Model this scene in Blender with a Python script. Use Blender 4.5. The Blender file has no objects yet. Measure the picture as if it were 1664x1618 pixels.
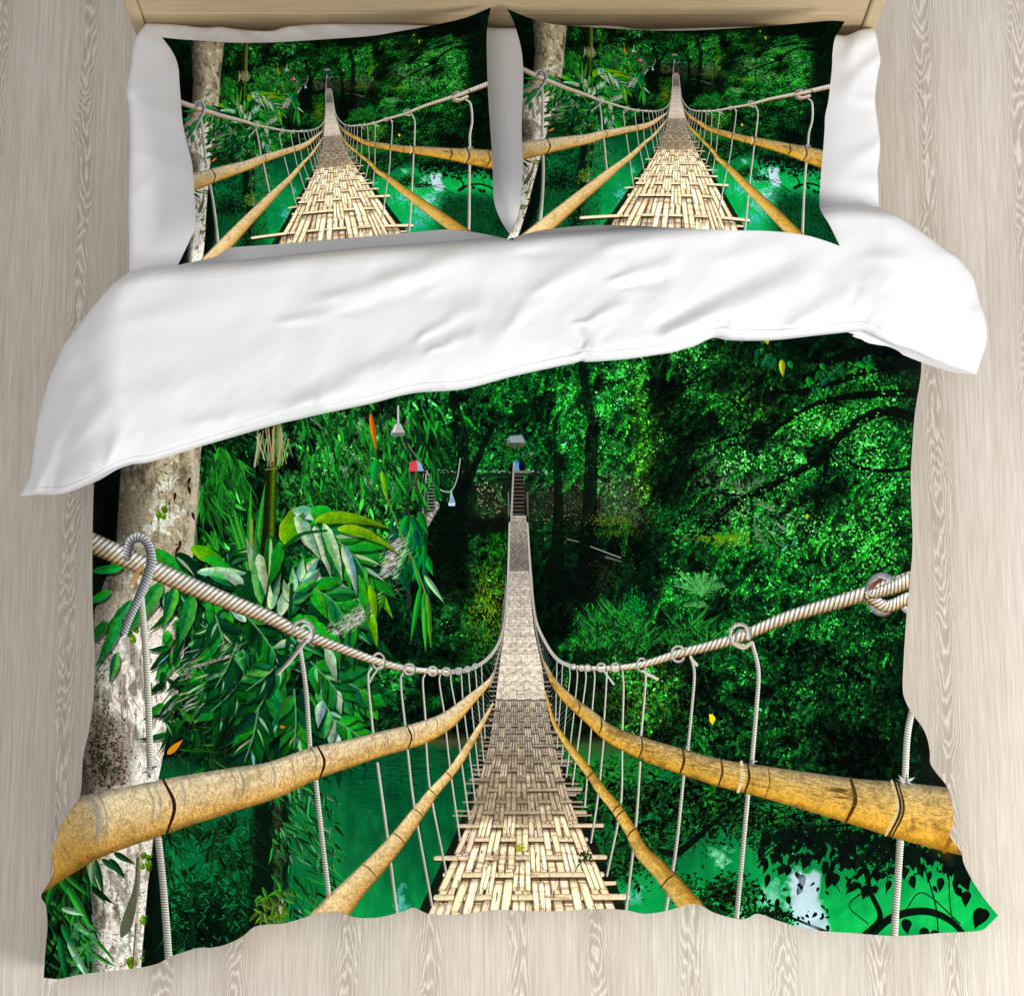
# ---------------------------------------------------------------- the printed picture, painted in code
import numpy as np, math, random
CX0, CY0, CW, CH = 0, 470, 1664, 1380      # the design area, in design units
SC = 1.3                                   # texels per design unit

class Painter:
    def __init__(self, seed=7):
        self.w, self.h = int(CW*SC), int(CH*SC)
        self.a = np.zeros((self.h, self.w, 3), np.float32)
        self.r = np.random.default_rng(seed); self.q = random.Random(seed)
    def noise(self, cell, octs=3, gain=.5, ax=1.0, ay=1.0):
        out = np.zeros((self.h, self.w), np.float32); amp = 1; tot = 0
        for o in range(octs):
            gx = max(2, int(CW/(cell*ax))+2); gy = max(2, int(CH/(cell*ay))+2)
            g = self.r.random((gy+1, gx+1)).astype(np.float32)
            ys = np.linspace(0, gy-1.001, self.h); xs = np.linspace(0, gx-1.001, self.w)
            yi = ys.astype(int); xi = xs.astype(int)
            fy = (ys-yi).astype(np.float32); fx = (xs-xi).astype(np.float32)
            fy = (fy*fy*(3-2*fy))[:, None]; fx = (fx*fx*(3-2*fx))[None, :]
            t = g[yi]; b = g[yi+1]
            t = t[:, xi]*(1-fx)+t[:, xi+1]*fx; b = b[:, xi]*(1-fx)+b[:, xi+1]*fx
            out += amp*(t*(1-fy)+b*fy); tot += amp; amp *= gain; cell /= 2
        return out/tot
    def grid(self, x0, y0, x1, y1):
        """slice and design coordinates of the texels of a box"""
        i0 = max(0, int((y0-CY0)*SC)); i1 = min(self.h, int((y1-CY0)*SC)+2)
        j0 = max(0, int((x0-CX0)*SC)); j1 = min(self.w, int((x1-CX0)*SC)+2)
        if i1 <= i0 or j1 <= j0: return None
        Y = (np.arange(i0, i1, dtype=np.float32)[:, None]+.5)/SC+CY0
        X = (np.arange(j0, j1, dtype=np.float32)[None, :]+.5)/SC+CX0
        return (slice(i0, i1), slice(j0, j1)), X, Y
    def mix(self, sl, cov, col):
        d = self.a[sl]; c = cov[..., None]
        d *= 1-c; d += c*np.asarray(col, np.float32)
    def leaf(self, x, y, L, W, ang, col, bend=0., two=.0, vein=0., alpha=1., col2=None, wavy=0.):
        ca, sa = math.cos(ang), math.sin(ang)
        ex, ey = x+L*ca, y+L*sa
        m = W+abs(bend)*L+1
        g = self.grid(min(x, ex)-m, min(y, ey)-m, max(x, ex)+m, max(y, ey)+m)
        if g is None: return
        sl, X, Y = g
        u = ((X-x)*ca+(Y-y)*sa)/L; v = -(X-x)*sa+(Y-y)*ca
        if bend: v = v-bend*L*u*u
        uc = np.clip(u, 0, 1)
        w = W*2.85*uc**.62*(1-uc)**1.27
        if wavy: w = w*(1+wavy*np.sin(uc*L*.24+x))
        cov = np.clip((w-np.abs(v))*SC*.8+.4, 0, 1)*((u > 0) & (u < 1))*alpha
        if two or vein or col2 is not None:
            c = np.asarray(col, np.float32)
            k = np.ones_like(v)
            if two: k = k+two*np.clip(v/max(W*.3, .3), -1, 1)
            if vein:
                k = k+vein*np.exp(-(v/max(W*.10, .45))**2)*1.3
                k = k+.55*vein*(np.sin((uc*L-np.abs(v)*.8)*(6.28/max(L*.085, 3)))>.45)
            cc = c[None, None, :]*k[..., None]
            if col2 is not None:
                t = np.clip(.5+v/(W*.5+.3), 0, 1)[..., None]
                cc = cc*(1-t)+np.asarray(col2, np.float32)*t
                if L > 20: cc = cc*((.70+.5*self.nf[sl])*(1.12-.34*uc))[..., None]
            self.mix(sl, cov, cc)
        else:
            self.mix(sl, cov, col)
    def poly(self, pts, col, alpha=1., soft=0):
        p = np.asarray(pts, np.float32)
        g = self.grid(p[:, 0].min()-1-soft, p[:, 1].min()-1-soft, p[:, 0].max()+1+soft, p[:, 1].max()+1+soft)
        if g is None: return
        sl, X, Y = g
        shp = np.broadcast(X, Y).shape
        ins = np.zeros(shp, bool); d2 = np.full(shp, 1e9, np.float32)
        n = len(p)
        for i in range(n):
            ax_, ay_ = p[i]; bx, by = p[(i+1) % n]
            c = ((ay_ > Y) != (by > Y))
            with np.errstate(divide='ignore', invalid='ignore'):
                xx = (bx-ax_)*(Y-ay_)/(by-ay_ if by != ay_ else 1e-9)+ax_
            ins ^= c & (X < xx)
            dx, dy = bx-ax_, by-ay_; q = dx*dx+dy*dy+1e-9
            t = np.clip(((X-ax_)*dx+(Y-ay_)*dy)/q, 0, 1)
            d2 = np.minimum(d2, (X-ax_-t*dx)**2+(Y-ay_-t*dy)**2)
        d = np.sqrt(d2)*np.where(ins, 1, -1)
        cov = np.clip(d*SC+.5, 0, 1) if not soft else np.clip(d/soft*.5+.5, 0, 1)
        cc = col(X+0*Y, Y+0*X, sl) if callable(col) else col
        self.mix(sl, cov*alpha, cc)
    def stroke(self, pts, col, alpha=1., smooth=8, soft=0):
        """pts: (x, y, half width); col a colour or fn(along, across -1..1, X, Y, slice)"""
        P = spline(pts, smooth)
        m = P[:, 2].max()+2+soft
        g = self.grid(P[:, 0].min()-m, P[:, 1].min()-m, P[:, 0].max()+m, P[:, 1].max()+m)
        if g is None: return
        (si, sj), X, Y = g
        shp = np.broadcast(X, Y).shape
        best = np.full(shp, 1e9, np.float32); S = np.zeros(shp, np.float32); V = np.zeros(shp, np.float32)
        acc = 0.
        x0g, y0g = X[0, 0], Y[0, 0]
        for i in range(len(P)-1):
            ax_, ay_, aw = P[i]; bx, by, bw = P[i+1]
            mm = max(aw, bw)+2+soft
            a0 = max(0, int((min(ay_, by)-mm-y0g)*SC)); a1 = min(shp[0], int((max(ay_, by)+mm-y0g)*SC)+2)
            b0 = max(0, int((min(ax_, bx)-mm-x0g)*SC)); b1 = min(shp[1], int((max(ax_, bx)+mm-x0g)*SC)+2)
            dx, dy = bx-ax_, by-ay_; L = math.hypot(dx, dy)+1e-6
            if a1 > a0 and b1 > b0:
                x = X[:, b0:b1]; y = Y[a0:a1]
                t = np.clip(((x-ax_)*dx+(y-ay_)*dy)/(L*L), 0, 1)
                ex = x-ax_-t*dx; ey = y-ay_-t*dy
                d = np.sqrt(ex*ex+ey*ey)
                w = aw+(bw-aw)*t
                rel = d-w
                sg = np.where(dx*ey-dy*ex >= 0, 1, -1)
                bb = best[a0:a1, b0:b1]; k = rel < bb
                bb[k] = rel[k]
                S[a0:a1, b0:b1][k] = (acc+t*L)[k]
                V[a0:a1, b0:b1][k] = (sg*d/np.maximum(w, .3))[k]
            acc += L
        cov = np.clip(.5-best*SC, 0, 1) if not soft else np.clip(.5-best/soft, 0, 1)
        cc = col(S, np.clip(V, -1, 1), X+0*Y, Y+0*X, (si, sj)) if callable(col) else col
        self.mix((si, sj), cov*alpha, cc)

def spline(pts, n=8):
    p = np.asarray(pts, np.float32)
    if len(p) < 3 or n <= 1: return p
    out = []
    e = np.vstack([2*p[0]-p[1], p, 2*p[-1]-p[-2]])
    for i in range(1, len(e)-2):
        a, b, c, d = e[i-1:i+3]
        for k in range(n):
            t = k/n
            out.append(.5*((2*b)+(c-a)*t+(2*a-5*b+4*c-d)*t*t+(3*b-a-3*c+d)*t**3))
    out.append(p[-1])
    o = np.array(out, np.float32); o[:, 2] = np.maximum(o[:, 2], .3)
    return o

def interp(tab, y):
    xs = [t[0] for t in tab]
    return [float(np.interp(y, xs, [t[k] for t in tab])) for k in range(1, len(tab[0]))]

def paint_design():
    A = Painter(); r = A.r; q = A.q; U = q.uniform
    N1 = A.noise(70, 4, .6); N2 = A.noise(9, 3, .6); N3 = A.noise(26, 4, .65); NF = A.noise(3.2, 2, .6); A.nf = A.noise(7, 3, .7)
    YY = (np.arange(A.h, dtype=np.float32)[:, None]+.5)/SC+CY0
    XX = (np.arange(A.w, dtype=np.float32)[None, :]+.5)/SC+CX0
    # ---- brightness and tint of the jungle: (x, y, rx, ry, brightness, yellow, grey)
    blobs = [(520,560,120,60,.35,.1,.1),(640,560,90,50,.4,0,0),(400,600,90,60,.3,.1,0),(230,590,40,80,.1,0,0),(300,520,160,40,.25,0,0),(720,540,130,40,.35,0,0),
      (560,700,70,60,.5,.1,.25),(480,760,60,60,.45,.1,.15),(620,760,60,60,.45,.1,.2),(370,820,45,70,.45,.1,0),(350,760,40,40,.4,0,0),
      (720,670,45,40,.5,0,.1),(735,730,35,50,.5,0,0),(790,740,45,35,.6,0,.1),(760,640,50,35,.35,0,0),(845,620,60,40,.4,0,0),
      (910,690,45,60,.6,0,0),(900,760,40,35,.7,0,0),(960,640,50,50,.7,0,0),(985,740,40,60,.55,.05,.05),(1000,650,60,60,.35,.05,0),(880,640,60,50,.35,0,0),(1010,600,45,45,.6,.05,0),
      (1035,640,14,45,.7,.6,0),(1048,720,12,60,.65,.7,0),(1072,680,25,40,.65,.45,0),(1050,790,14,40,.6,.6,0),
      (1110,590,40,35,.55,.1,.1),(1180,570,60,30,.5,.1,0),(1150,650,60,45,.28,.05,0),(1230,650,35,40,.45,.5,.1),(1290,640,50,30,.5,.1,0),
      (1330,690,55,32,.9,.12,.15),(1400,690,55,35,.75,.05,.1),(1440,620,35,35,.5,.1,0),(1405,590,35,25,.7,.15,0),(1340,610,25,20,.55,.1,0),
      (1190,735,60,35,.75,.05,.25),(1270,760,50,40,.6,.05,.1),(1370,760,70,35,.6,0,.05),(1450,760,40,60,.5,0,0),(1170,800,40,35,.35,0,.75),(1240,810,45,30,.6,.05,.35),
      (1300,850,60,40,.55,.1,.15),(1380,870,50,40,.85,.1,0),(1440,850,35,70,.65,.1,0),(1200,860,40,25,.6,.15,.1),(1100,880,45,50,.38,.05,.05),
      (1080,950,40,50,.33,0,0),(1180,930,80,45,.45,0,.05),(1300,930,80,40,.42,.05,0),(1420,930,60,40,.45,.05,.1),(1200,990,90,45,.35,0,0),(1330,1010,90,45,.33,0,0),(1440,1010,50,60,.25,0,0),
      (1000,790,30,30,.3,.1,.6),(1020,830,30,25,.5,.35,.4),(985,830,30,30,.25,0,.5),(960,800,40,20,.28,.1,.5),
      (890,868,32,32,.7,.08,0),(930,900,30,40,.34,.1,0),(1010,930,50,40,.3,.1,.1),(960,920,40,40,.25,.05,0),(700,900,40,60,.22,0,0),(805,930,30,60,.45,.25,0),(780,880,30,30,.35,.05,0),(980,1010,50,45,.6,.05,.05),(1060,1120,70,50,.6,.3,0),(1040,1180,60,30,.5,.3,0),(1000,1090,60,30,.35,.05,0),
      (1160,1090,80,50,.3,.05,0),(1250,1120,90,60,.28,0,0),(1380,1100,80,70,.25,.05,0),(1180,1190,80,40,.32,.1,0),(1300,1220,120,40,.3,.1,0),(1450,1200,60,60,.13,0,0),
      (700,1010,70,50,.28,0,.02),(750,960,35,60,.25,.35,0),(640,1090,80,50,.3,0,0),(720,1120,70,40,.22,0,0),(800,960,25,60,.4,.45,0),(790,1040,30,40,.3,.05,.1),
      (810,880,25,40,.3,.25,0),(900,960,25,80,.15,0,0),(925,1050,30,30,.3,0,0),(660,950,30,60,.12,0,0),
      (420,1000,120,110,.3,0,.1),(370,1180,90,80,.25,.12,0),(520,1140,90,80,.32,0,.1),(190,1000,40,80,.2,0,.05),(600,1180,60,40,.2,0,0),
      (560,880,90,60,.4,.1,.1),(640,850,40,60,.35,.2,0),(690,640,30,40,.25,0,0)]
    B = np.full((A.h, A.w), .06, np.float32); Yl = np.zeros_like(B); Gr = np.zeros_like(B); Wt = np.full_like(B, .15)
    for x, y, rx, ry, b, yl, gr in blobs:
        k = np.exp(-(((XX-x)/rx)**2+((YY-y)/ry)**2)*.9)
        B += k*b*.85; Yl += k*yl; Gr += k*gr; Wt += k
    Yl /= Wt; Gr /= Wt
    NK = A.noise(44, 4, .62, 1.25, .8)
    B = np.clip(B*(.06+1.75*np.clip((N3*.5+NK*.6-.36)*3.1, 0, 1.35))*1.02+.075, 0, 1.1)
    for x, y, rx, ry, k in [(905,930,45,110,.62),(720,890,50,90,.6),(1150,700,50,30,.5),(1090,620,30,40,.6),(1200,620,60,20,.6),(1120,760,40,30,.6),(1460,560,60,30,.8),
                            (1010,900,60,50,.5),(960,950,60,60,.5),(1050,880,18,60,.6),(180,850,30,110,.9),(1330,570,60,18,.5),(870,1010,18,60,.5),(1490,1180,40,90,.8),(1340,800,50,16,.55)]:
        B *= 1-k*np.exp(-(((XX-x)/rx)**2+((YY-y)/ry)**2))
    def tint(b, yl, gr):
        g = np.stack([b*(.01+.13*b)*255, b*(.56+.12*b)*255, b*(.20+.12*b)*255], -1)
        y = np.stack([b*.42*255, b*.68*255, b*.12*255], -1)
        w = np.stack([b*.66*255, b*.74*255, b*.60*255], -1)
        yl = yl[..., None]; gr = gr[..., None]
        return g*(1-yl)*(1-gr)+y*yl*(1-gr)+w*gr
    NL = A.noise(6.5, 2, .7); NM = A.noise(14, 3, .7)
    A.a[:] = tint(B*np.clip((NL*.6+NM*.5-.31)*2.4, .12, 1.05), np.clip(Yl*(.5+NM), 0, 1), np.clip(Gr*(.5+NL), 0, 1))
    def at(M, x, y):
        i = int((y-CY0)*SC); j = int((x-CX0)*SC)
        return float(M[min(max(i, 0), A.h-1), min(max(j, 0), A.w-1)])
    # ---- small leaves everywhere
    def scatter(n, x0, y0, x1, y1, lmin, lmax, wr=.3, gainb=1., ang=None, dens=0.25):
        xs = r.uniform(x0, x1, n); ys = r.uniform(y0, y1, n); R = r.random((n, 6))
        for i in range(n):
            x, y = xs[i], ys[i]; b = at(B, x, y)
            if R[i, 0] > b*1.1+dens: continue
            b = b*(.2+1.6*R[i, 1]**1.5)*gainb
            if R[i, 5] < .34: b *= .10
            yl = min(1, at(Yl, x, y)*(.5+R[i, 2])); gr = min(1, at(Gr, x, y)*1.5*R[i, 3])
            col = (b*((.01+.13*b)*(1-yl)*(1-gr)+.42*yl*(1-gr)+.66*gr)*255, b*((.56+.12*b)*(1-yl)*(1-gr)+.68*yl*(1-gr)+.74*gr)*255,
                   b*((.19+.11*b)*(1-yl)*(1-gr)+.12*yl*(1-gr)+.60*gr)*255)
            L = lmin+(lmax-lmin)*R[i, 4]
            a = R[i, 2]*6.28 if ang is None else ang+(R[i, 2]-.5)*1.6
            A.leaf(x, y, L, L*wr, a, col)
    scatter(34000, 150, 475, 1520, 1260, 3, 7.5, .27, .95, dens=.12)
    scatter(9000, 1050, 520, 1520, 1260, 4, 9, .26, 1.0, dens=.1)
    scatter(9000, 150, 475, 1520, 1260, 2, 4.5, .3, 1.25, dens=.05)
    scatter(1500, 300, 480, 700, 1000, 10, 28, .14, 1.1, 1.2)
    def spray(x, y, L, a, droop, b, yl=0., ll=7., n=16):
        px, py, aa = x, y, a; st_ = L/n
        for k in range(n):
            px += st_*math.cos(aa); py += st_*math.sin(aa); aa += droop/n
            for sd in (-1, 1):
                bb = b*U(.35, 1.25)*(1.15 if sd < 0 else .7)
                A.leaf(px, py, ll*U(.7, 1.2), ll*.27, aa+sd*U(.5, 1.1), (bb*(14+95*yl+26*max(0, bb-.7)), bb*182, bb*(64-40*yl)), alpha=.95)
    ps = sorted(((U(860, 1510), U(530, 1060)) for k in range(560)), key=lambda p: p[1])
    for x, y in ps:
        b = min(.95, at(B, x, y)*1.25+.05); right = x > 1080
        spray(x, y, U(26, 60), (2.75 if right else 1.9)+U(-.5, .5), (-.9 if right else .2)+U(-.5, .4), b*U(.35, 1.15), min(.8, at(Yl, x, y)*.9), U(5, 8), q.randrange(8, 16))
    for k in range(150):
        x, y = U(640, 880), U(560, 800); b = min(.9, at(B, x, y)*1.2+.05); spray(x, y, U(20, 44), 1.6+U(-.9, .9), U(-.6, .6), b*U(.4, 1.1), 0, U(4, 7), 10)
    scatter(5000, 860, 530, 1510, 1060, 2, 5, .3, 1.2, dens=.02)
    # ---- stonework, house, stairs at the far end
    A.poly([(768,790),(1040,785),(1045,850),(768,850)], (92,98,74), .24, 24)
    for k in range(900):
        x, y = U(775, 1040), U(785, 848)
        if 815 < x < 865: continue
        b = U(30, 200)*(.7 if x > 980 else .85 if x < 870 else .7)*(.3+1.4*at(NK, x, y))
        A.leaf(x, y, U(2, 5), U(.7, 1.6), U(0, 6.28), (b*.95, b, b*.72))
    A.poly([(690,772),(880,766),(880,772),(690,778)], (20,30,22), .8)
    for k in range(70):
        A.leaf(U(700, 890), U(763, 768), U(2, 5), 1, U(-.3, .3), (190,205,200), alpha=.7)
    A.poly([(818,720),(828,708),(848,706),(855,720)], (150,158,166), .9, 2); A.poly([(820,720),(854,720),(850,728),(824,728)], (90,76,58), .8, 2)
    A.poly([(834,748),(843,748),(843,764),(834,764)], (90,140,200)); A.poly([(844,746),(853,746),(853,764),(844,764)], (10,12,14)); A.poly([(836,765),(862,764),(862,769),(836,769)], (120,124,122), .8, 1.5)
    A.poly([(845,735),(868,735),(862,742),(848,742)], (140,150,150), .7)
    for k in range(120):
        b = U(.2, .75); x = U(790, 880); y = U(690, 765)
        if 828 < x < 862 and y > 704: continue
        A.leaf(x, y, U(5, 10), U(1.5, 2.6), U(0, 6.28), (b*20, b*190, b*85))
    for k in range(240):
        x, y = (U(806, 862), U(727, 750)) if k % 3 else (U(800, 822), U(700, 730))
        if k % 3 == 0 and x > 822: continue
        b = U(.05, .8); A.leaf(x, y, U(4, 8), U(1.2, 2.2), U(0, 6.28), (b*20, b*170, b*70))
    A.poly([(834,770),(851,770),(852,838),(829,838)], (22,20,18))
    for k in range(11):
        y = 773+k*6.2; A.stroke([(833-k*.3, y, 1), (851, y, 1)], (105,90,75), .8)
    A.stroke([(835,752,1.4),(831,838,1.8)], (150,150,140)); A.stroke([(826,800,1.2),(827,850,1.4)], (90,95,90)); A.stroke([(857,800,1.2),(858,850,1.4)], (90,95,90))
    # dark trees behind
    A.stroke([(735,640,6),(752,720,9),(748,820,12),(745,900,16)], (3,10,5), .7); A.stroke([(800,690,4),(770,760,6),(752,800,9)], (3,8,5), .85)
    A.stroke([(905,740,7),(907,830,8),(903,960,14)], (3,8,4), .72); A.stroke([(962,700,10),(958,830,12),(952,960,20)], (3,8,5), .8); A.stroke([(945,600,6),(965,700,8)], (3,8,5), .7)
    A.poly([(860,840),(1040,835),(1060,1000),(930,990),(880,940)], (2,8,4), .42, 30); A.poly([(680,830),(760,835),(755,930),(700,1000),(655,960)], (2,8,4), .5, 24)
    A.poly([(763,842),(822,838),(822,868),(765,868)], (4,8,4), .85, 6)
    # grass slope under the bridge
    for k in range(1800):
        x = U(735, 826); y = U(868, 1080); t = (x-735)/90
        if x < 760-(y-1000)*.3: continue
        b = U(.2, .95)*math.exp(-((x-(798-(y-930)*.10))/36)**2); yy = math.exp(-((y-985)/60)**2)
        A.leaf(x, y, U(3, 7), 1.0, U(-2.2, -.9), (b*170*yy, b*(150+60*yy), b*30))
    A.stroke([(922,876,1),(940,880,1)], (130,135,125), .7); A.stroke([(960,888,1),(1008,906,1.2)], (140,145,140), .8); A.stroke([(985,905,2),(1008,912,1.4)], (120,120,115), .6)
    for k in range(150): A.leaf(r.normal(985, 14), r.normal(935, 16), U(2, 6), 1, U(0, 6.28), (U(30,80), U(32,74), U(20,46)), alpha=.5)
    for k in range(230): A.leaf(r.normal(998, 24), r.normal(848, 5), U(3, 6), .9, U(-2.2,-.9), (U(30,110), U(60,140), 25), alpha=.8)
    for k in range(130): A.leaf(r.normal(1000, 20), r.normal(867, 3), U(3, 6), .9, U(-2.2,-.9), (U(24,70), U(60,110), 20), alpha=.8)
    for k in range(420): A.leaf(r.normal(1176, 24), r.normal(877, 5), U(3, 8), 1.1, U(-2.6,-.5), (U(40,120), U(100,165), U(20,40)), alpha=.7)
    # ---- blades, palms
    def tuft(x, y, n, L, a0, a1, b0, b1, w=1.5):
        for k in range(n):
            b = U(b0, b1); A.leaf(x+U(-8, 8), y+U(-5, 5), L*U(.6, 1.1), w*U(.7, 1.3), U(a0, a1), (b*40, b*200, b*85), bend=U(-.3, .3))
    for x, y, n, L in [(960,1010,30,36),(985,1040,60,58),(1005,1010,50,50),(1030,1035,50,52),(1050,1055,30,44),(965,1050,30,36),(1120,1030,40,60),(1100,1060,24,40),(1150,1050,24,48)]:
        tuft(x, y, n, L, -2.9, -.25, .10, .8)
        for k in range(n*5):
            dx, dy = r.normal(0, .45, 2); b = U(.05, .8)*(1 if dy < 0 else .45); A.leaf(x+dx*34, y+8+dy*30, U(5, 13), U(1.0, 1.9), U(-2.6, -.5), (b*36, b*195, b*72))
    def frond(x, y, L, a, n, ll, b, grey=0.):
        ca, sa = math.cos(a), math.sin(a)
        for k in range(n):
            t = k/n; px, py = x+ca*L*t, y+sa*L*t+.25*L*t*t
            for s in (-1, 1):
                bb = b*U(.6, 1.15); A.leaf(px, py, ll*(1-.55*t)*U(.8, 1.1), 1.1, a+s*U(.5, .9)+.4*t, (bb*(35+130*grey), bb*(190+10*grey), bb*(85+80*grey)))
        A.stroke([(x, y, .8), (x+ca*L*.5, y+sa*L*.5+.06*L, .7), (x+ca*L, y+sa*L+.25*L, .5)], (b*110, b*190, b*110), .7)
    for a in (-2.6, -2.2, -1.75, -1.4, -1.0, -.6): frond(1138, 965, U(44, 62), a, 16, 16, .85, .35)
    frond(1150, 985, 40, -2.9, 12, 12, .8, .5); frond(1215, 800, 55, -2.5, 12, 18, .6, .8); frond(1215, 800, 45, -.9, 12, 18, .6, .6); frond(1222, 850, 40, .9, 12, 14, .6, .7)
    frond(1260, 830, 40, -2.6, 10, 12, .8, .7)
    A.stroke([(1222,800,2.5),(1221,890,2.2)], (2,25,12), .85)
    for k in range(14): A.leaf(U(1225, 1300), U(830, 890), U(10, 24), U(1.5, 2.6), U(-.8, 3.6), (U(60,150), U(130,185), U(100,160)), bend=U(-.4, .4), alpha=.7)
    for k in range(200): A.leaf(r.normal(1034, 9), r.normal(984, 11), U(3, 7), 1.6, U(0, 6.28), (0, U(40,150), U(20,56)))
    # ---- dark branches of the tree at right
    br = (2, 7, 4)
    for b in [[(1520,690,9),(1440,668,8),(1380,695,7),(1330,745,6),(1280,775,5),(1200,812,3),(1150,845,1.6)],[(1520,640,8),(1420,640,6),(1330,655,4),(1270,690,2.5)],
              [(1280,775,3),(1230,805,2),(1165,800,1.2)],[(1200,812,2),(1160,850,1.4),(1130,875,1)],[(1345,740,3),(1335,790,2.2),(1320,850,1.6),(1305,880,1)],[(1520,755,4),(1430,765,3),(1370,750,1.5)],
              [(1240,690,3),(1200,705,2.4),(1140,725,1.5),(1090,735,1)],[(1270,690,2.4),(1230,720,2),(1180,722,1)],[(1240,610,3),(1200,650,2),(1160,690,1)],[(1500,590,9),(1420,600,6),(1330,630,4),(1260,640,2)],
              [(1470,850,1.5),(1440,890,1.2),(1420,930,1)],[(1150,600,2),(1100,640,1.6),(1080,700,1)],[(1520,545,12),(1440,560,9),(1340,590,5)]]:
        A.stroke(b, br, .93)
        P = spline(b, 6)
        for k in range(int(len(P)*2.2)):
            p = P[q.randrange(len(P))]
            A.leaf(p[0]+U(-18, 18), p[1]+U(-12, 14), U(5, 13), U(1.6, 3), U(0, 6.28), (1, U(4, 22), U(2, 10)), alpha=.9)
    for x, y in [(1240,575),(1262,590),(1350,600),(1400,585),(1330,620)]:
        for k in range(7): A.leaf(x+U(-20, 20), y+U(-10, 10), U(14, 24), U(3.5, 6), U(.4, 2.4), (10, U(50,120), U(25,50)), two=.2)
    A.leaf(1270,585,28,6,1.5,(150,165,30), two=.2); A.leaf(1245,545,16,5,1.4,(190,150,20)); A.leaf(1312,835,9,3,1.7,(190,175,40))
    for k in range(3600):     # lit leaves over the dark ones
        x = U(1090, 1500); y = U(545, 1240); b = at(B, x, y)
        if b < .4 or U(0, 1) > b*.8: continue
        bb = min(1.1, b*U(.7, 1.5)); yl = at(Yl, x, y)
        A.leaf(x, y, U(3, 6.5), U(.9, 1.8), U(0, 6.28), (bb*(16+100*yl+40*(bb>.9)), bb*188, bb*(74-50*yl)), alpha=.9)
    for k in range(1500):     # heart shaped creeper leaves low at right
        x = U(1060, 1500); y = U(1040, 1265); b = U(.03, .36)*(1.5-(x-1060)/500)*min(1, max(.1, (at(NK, x, y)-.36)*5))
        A.leaf(x, y, U(7, 15), U(2.6, 4.6), U(.2, 2.9), (b*24, b*225, b*85), two=.25)
    for k in range(900):
        x = U(930, 1120); y = U(1060, 1210); b = U(.15, .75)*math.exp(-((x-1050)/80)**2-((y-1130)/60)**2)
        A.leaf(x, y, U(4, 9), U(1, 2), U(-2.6, -.5), (b*110, b*215, b*60))
    A.poly([(1152,1160),(1158,1160),(1163,1167),(1158,1177),(1153,1172)], (225,205,20))
    # ---- water
    NV = A.noise(16, 3, .6, .45, 3.2)
    def water(x, y, sl):
        n = N1[sl]; m = N3[sl]
        g = np.clip(62+(y-1205)*.22, 60, 128)+44*(n-.5)+10*(m-.5)+NV[sl]*26-13
        right = np.clip((x-900)/250, 0, 1)
        g = g+right*(14+14*np.clip((y-1370)/100, 0, 1))
        c = np.stack([g*.01+np.clip(n-.55, 0, 1)*30, g, g*(.57-.02*right)], -1)
        return c
    A.poly([(250,1235),(480,1205),(690,1200),(800,1212),(800,1860),(250,1860)], water, 1, 3)
    A.poly([(905,1212),(1000,1205),(1060,1235),(1200,1300),(1680,1330),(1680,1860),(905,1860)], water, 1, 3)
    for k in range(700): A.leaf(U(540, 800), 1200+abs(r.normal(0, 1))*46, U(6, 30), U(.8, 1.5), U(-.08, .08), (0, U(20,70), U(12,44)), alpha=.42)
    for k in range(260): A.leaf(U(540, 1500), U(1230, 1560), U(5, 24), U(.5, 1), U(-.06, .06), (20, U(120,175), U(70,110)), alpha=.22)
    for k in range(16): A.stroke([(U(560, 760), U(1230, 1300), 5), (U(560, 760), U(1330, 1440), 9)], (0, 50, 30), .22, soft=12)
    A.poly([(640,1205),(700,1195),(800,1198),(800,1216),(690,1212)], (80,75,40), .75, 8); A.poly([(905,1205),(990,1200),(1050,1218),(1040,1228),(905,1216)], (55,60,30), .7, 8)
    A.poly([(920,1215),(1050,1240),(1040,1275),(925,1290)], (70,140,45), .55, 30)
    for k in range(60):
        x, y = U(560, 830), U(1220, 1500); A.leaf(x, y, U(2, 5), .5, U(-.2, .2), (90,190,150), alpha=.6)
    def cloud(x, y, rx, ry, n, col=(205,220,235)):
        for k in range(n):
            dx, dy = r.normal(0, .45, 2); A.leaf(x+dx*rx, y+dy*ry, U(5, 16), U(3, 7), U(0, 6.28), col, alpha=.32)
    cloud(1300,1450,24,50,170); cloud(1315,1495,26,24,70); cloud(1170,1395,18,22,30, (150,215,190)); cloud(1250,1460,26,20,30, (150,205,190)); cloud(1240,1500,50,14,40,(190,220,230)); cloud(650,1470,8,30,24, (120,190,200)); cloud(1030,1450,14,24,14,(140,200,210))
    cloud(1150,1560,60,60,120,(120,190,220)); cloud(1290,1580,70,60,160,(190,215,235)); cloud(600,1600,40,60,60,(110,180,210)); cloud(700,1560,40,40,40,(110,180,210))
    A.poly([(1284,1424),(1296,1418),(1310,1422),(1322,1412),(1334,1420),(1332,1446),(1328,1462),(1340,1480),(1350,1510),(1330,1530),(1300,1520),(1290,1490),(1286,1460)], (186,204,214), .8, 3)
    A.poly([(1238,1440),(1262,1430),(1270,1452),(1252,1476),(1236,1462)], (120,190,170), .5, 6)
    for k in range(24):     # slanting sheen on the water at right
        x, y = U(1330, 1560), U(1400, 1520); A.stroke([(x, y, U(2, 5)), (x+40, y-26, 1)], (30,190,110), .22, soft=6)
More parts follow.
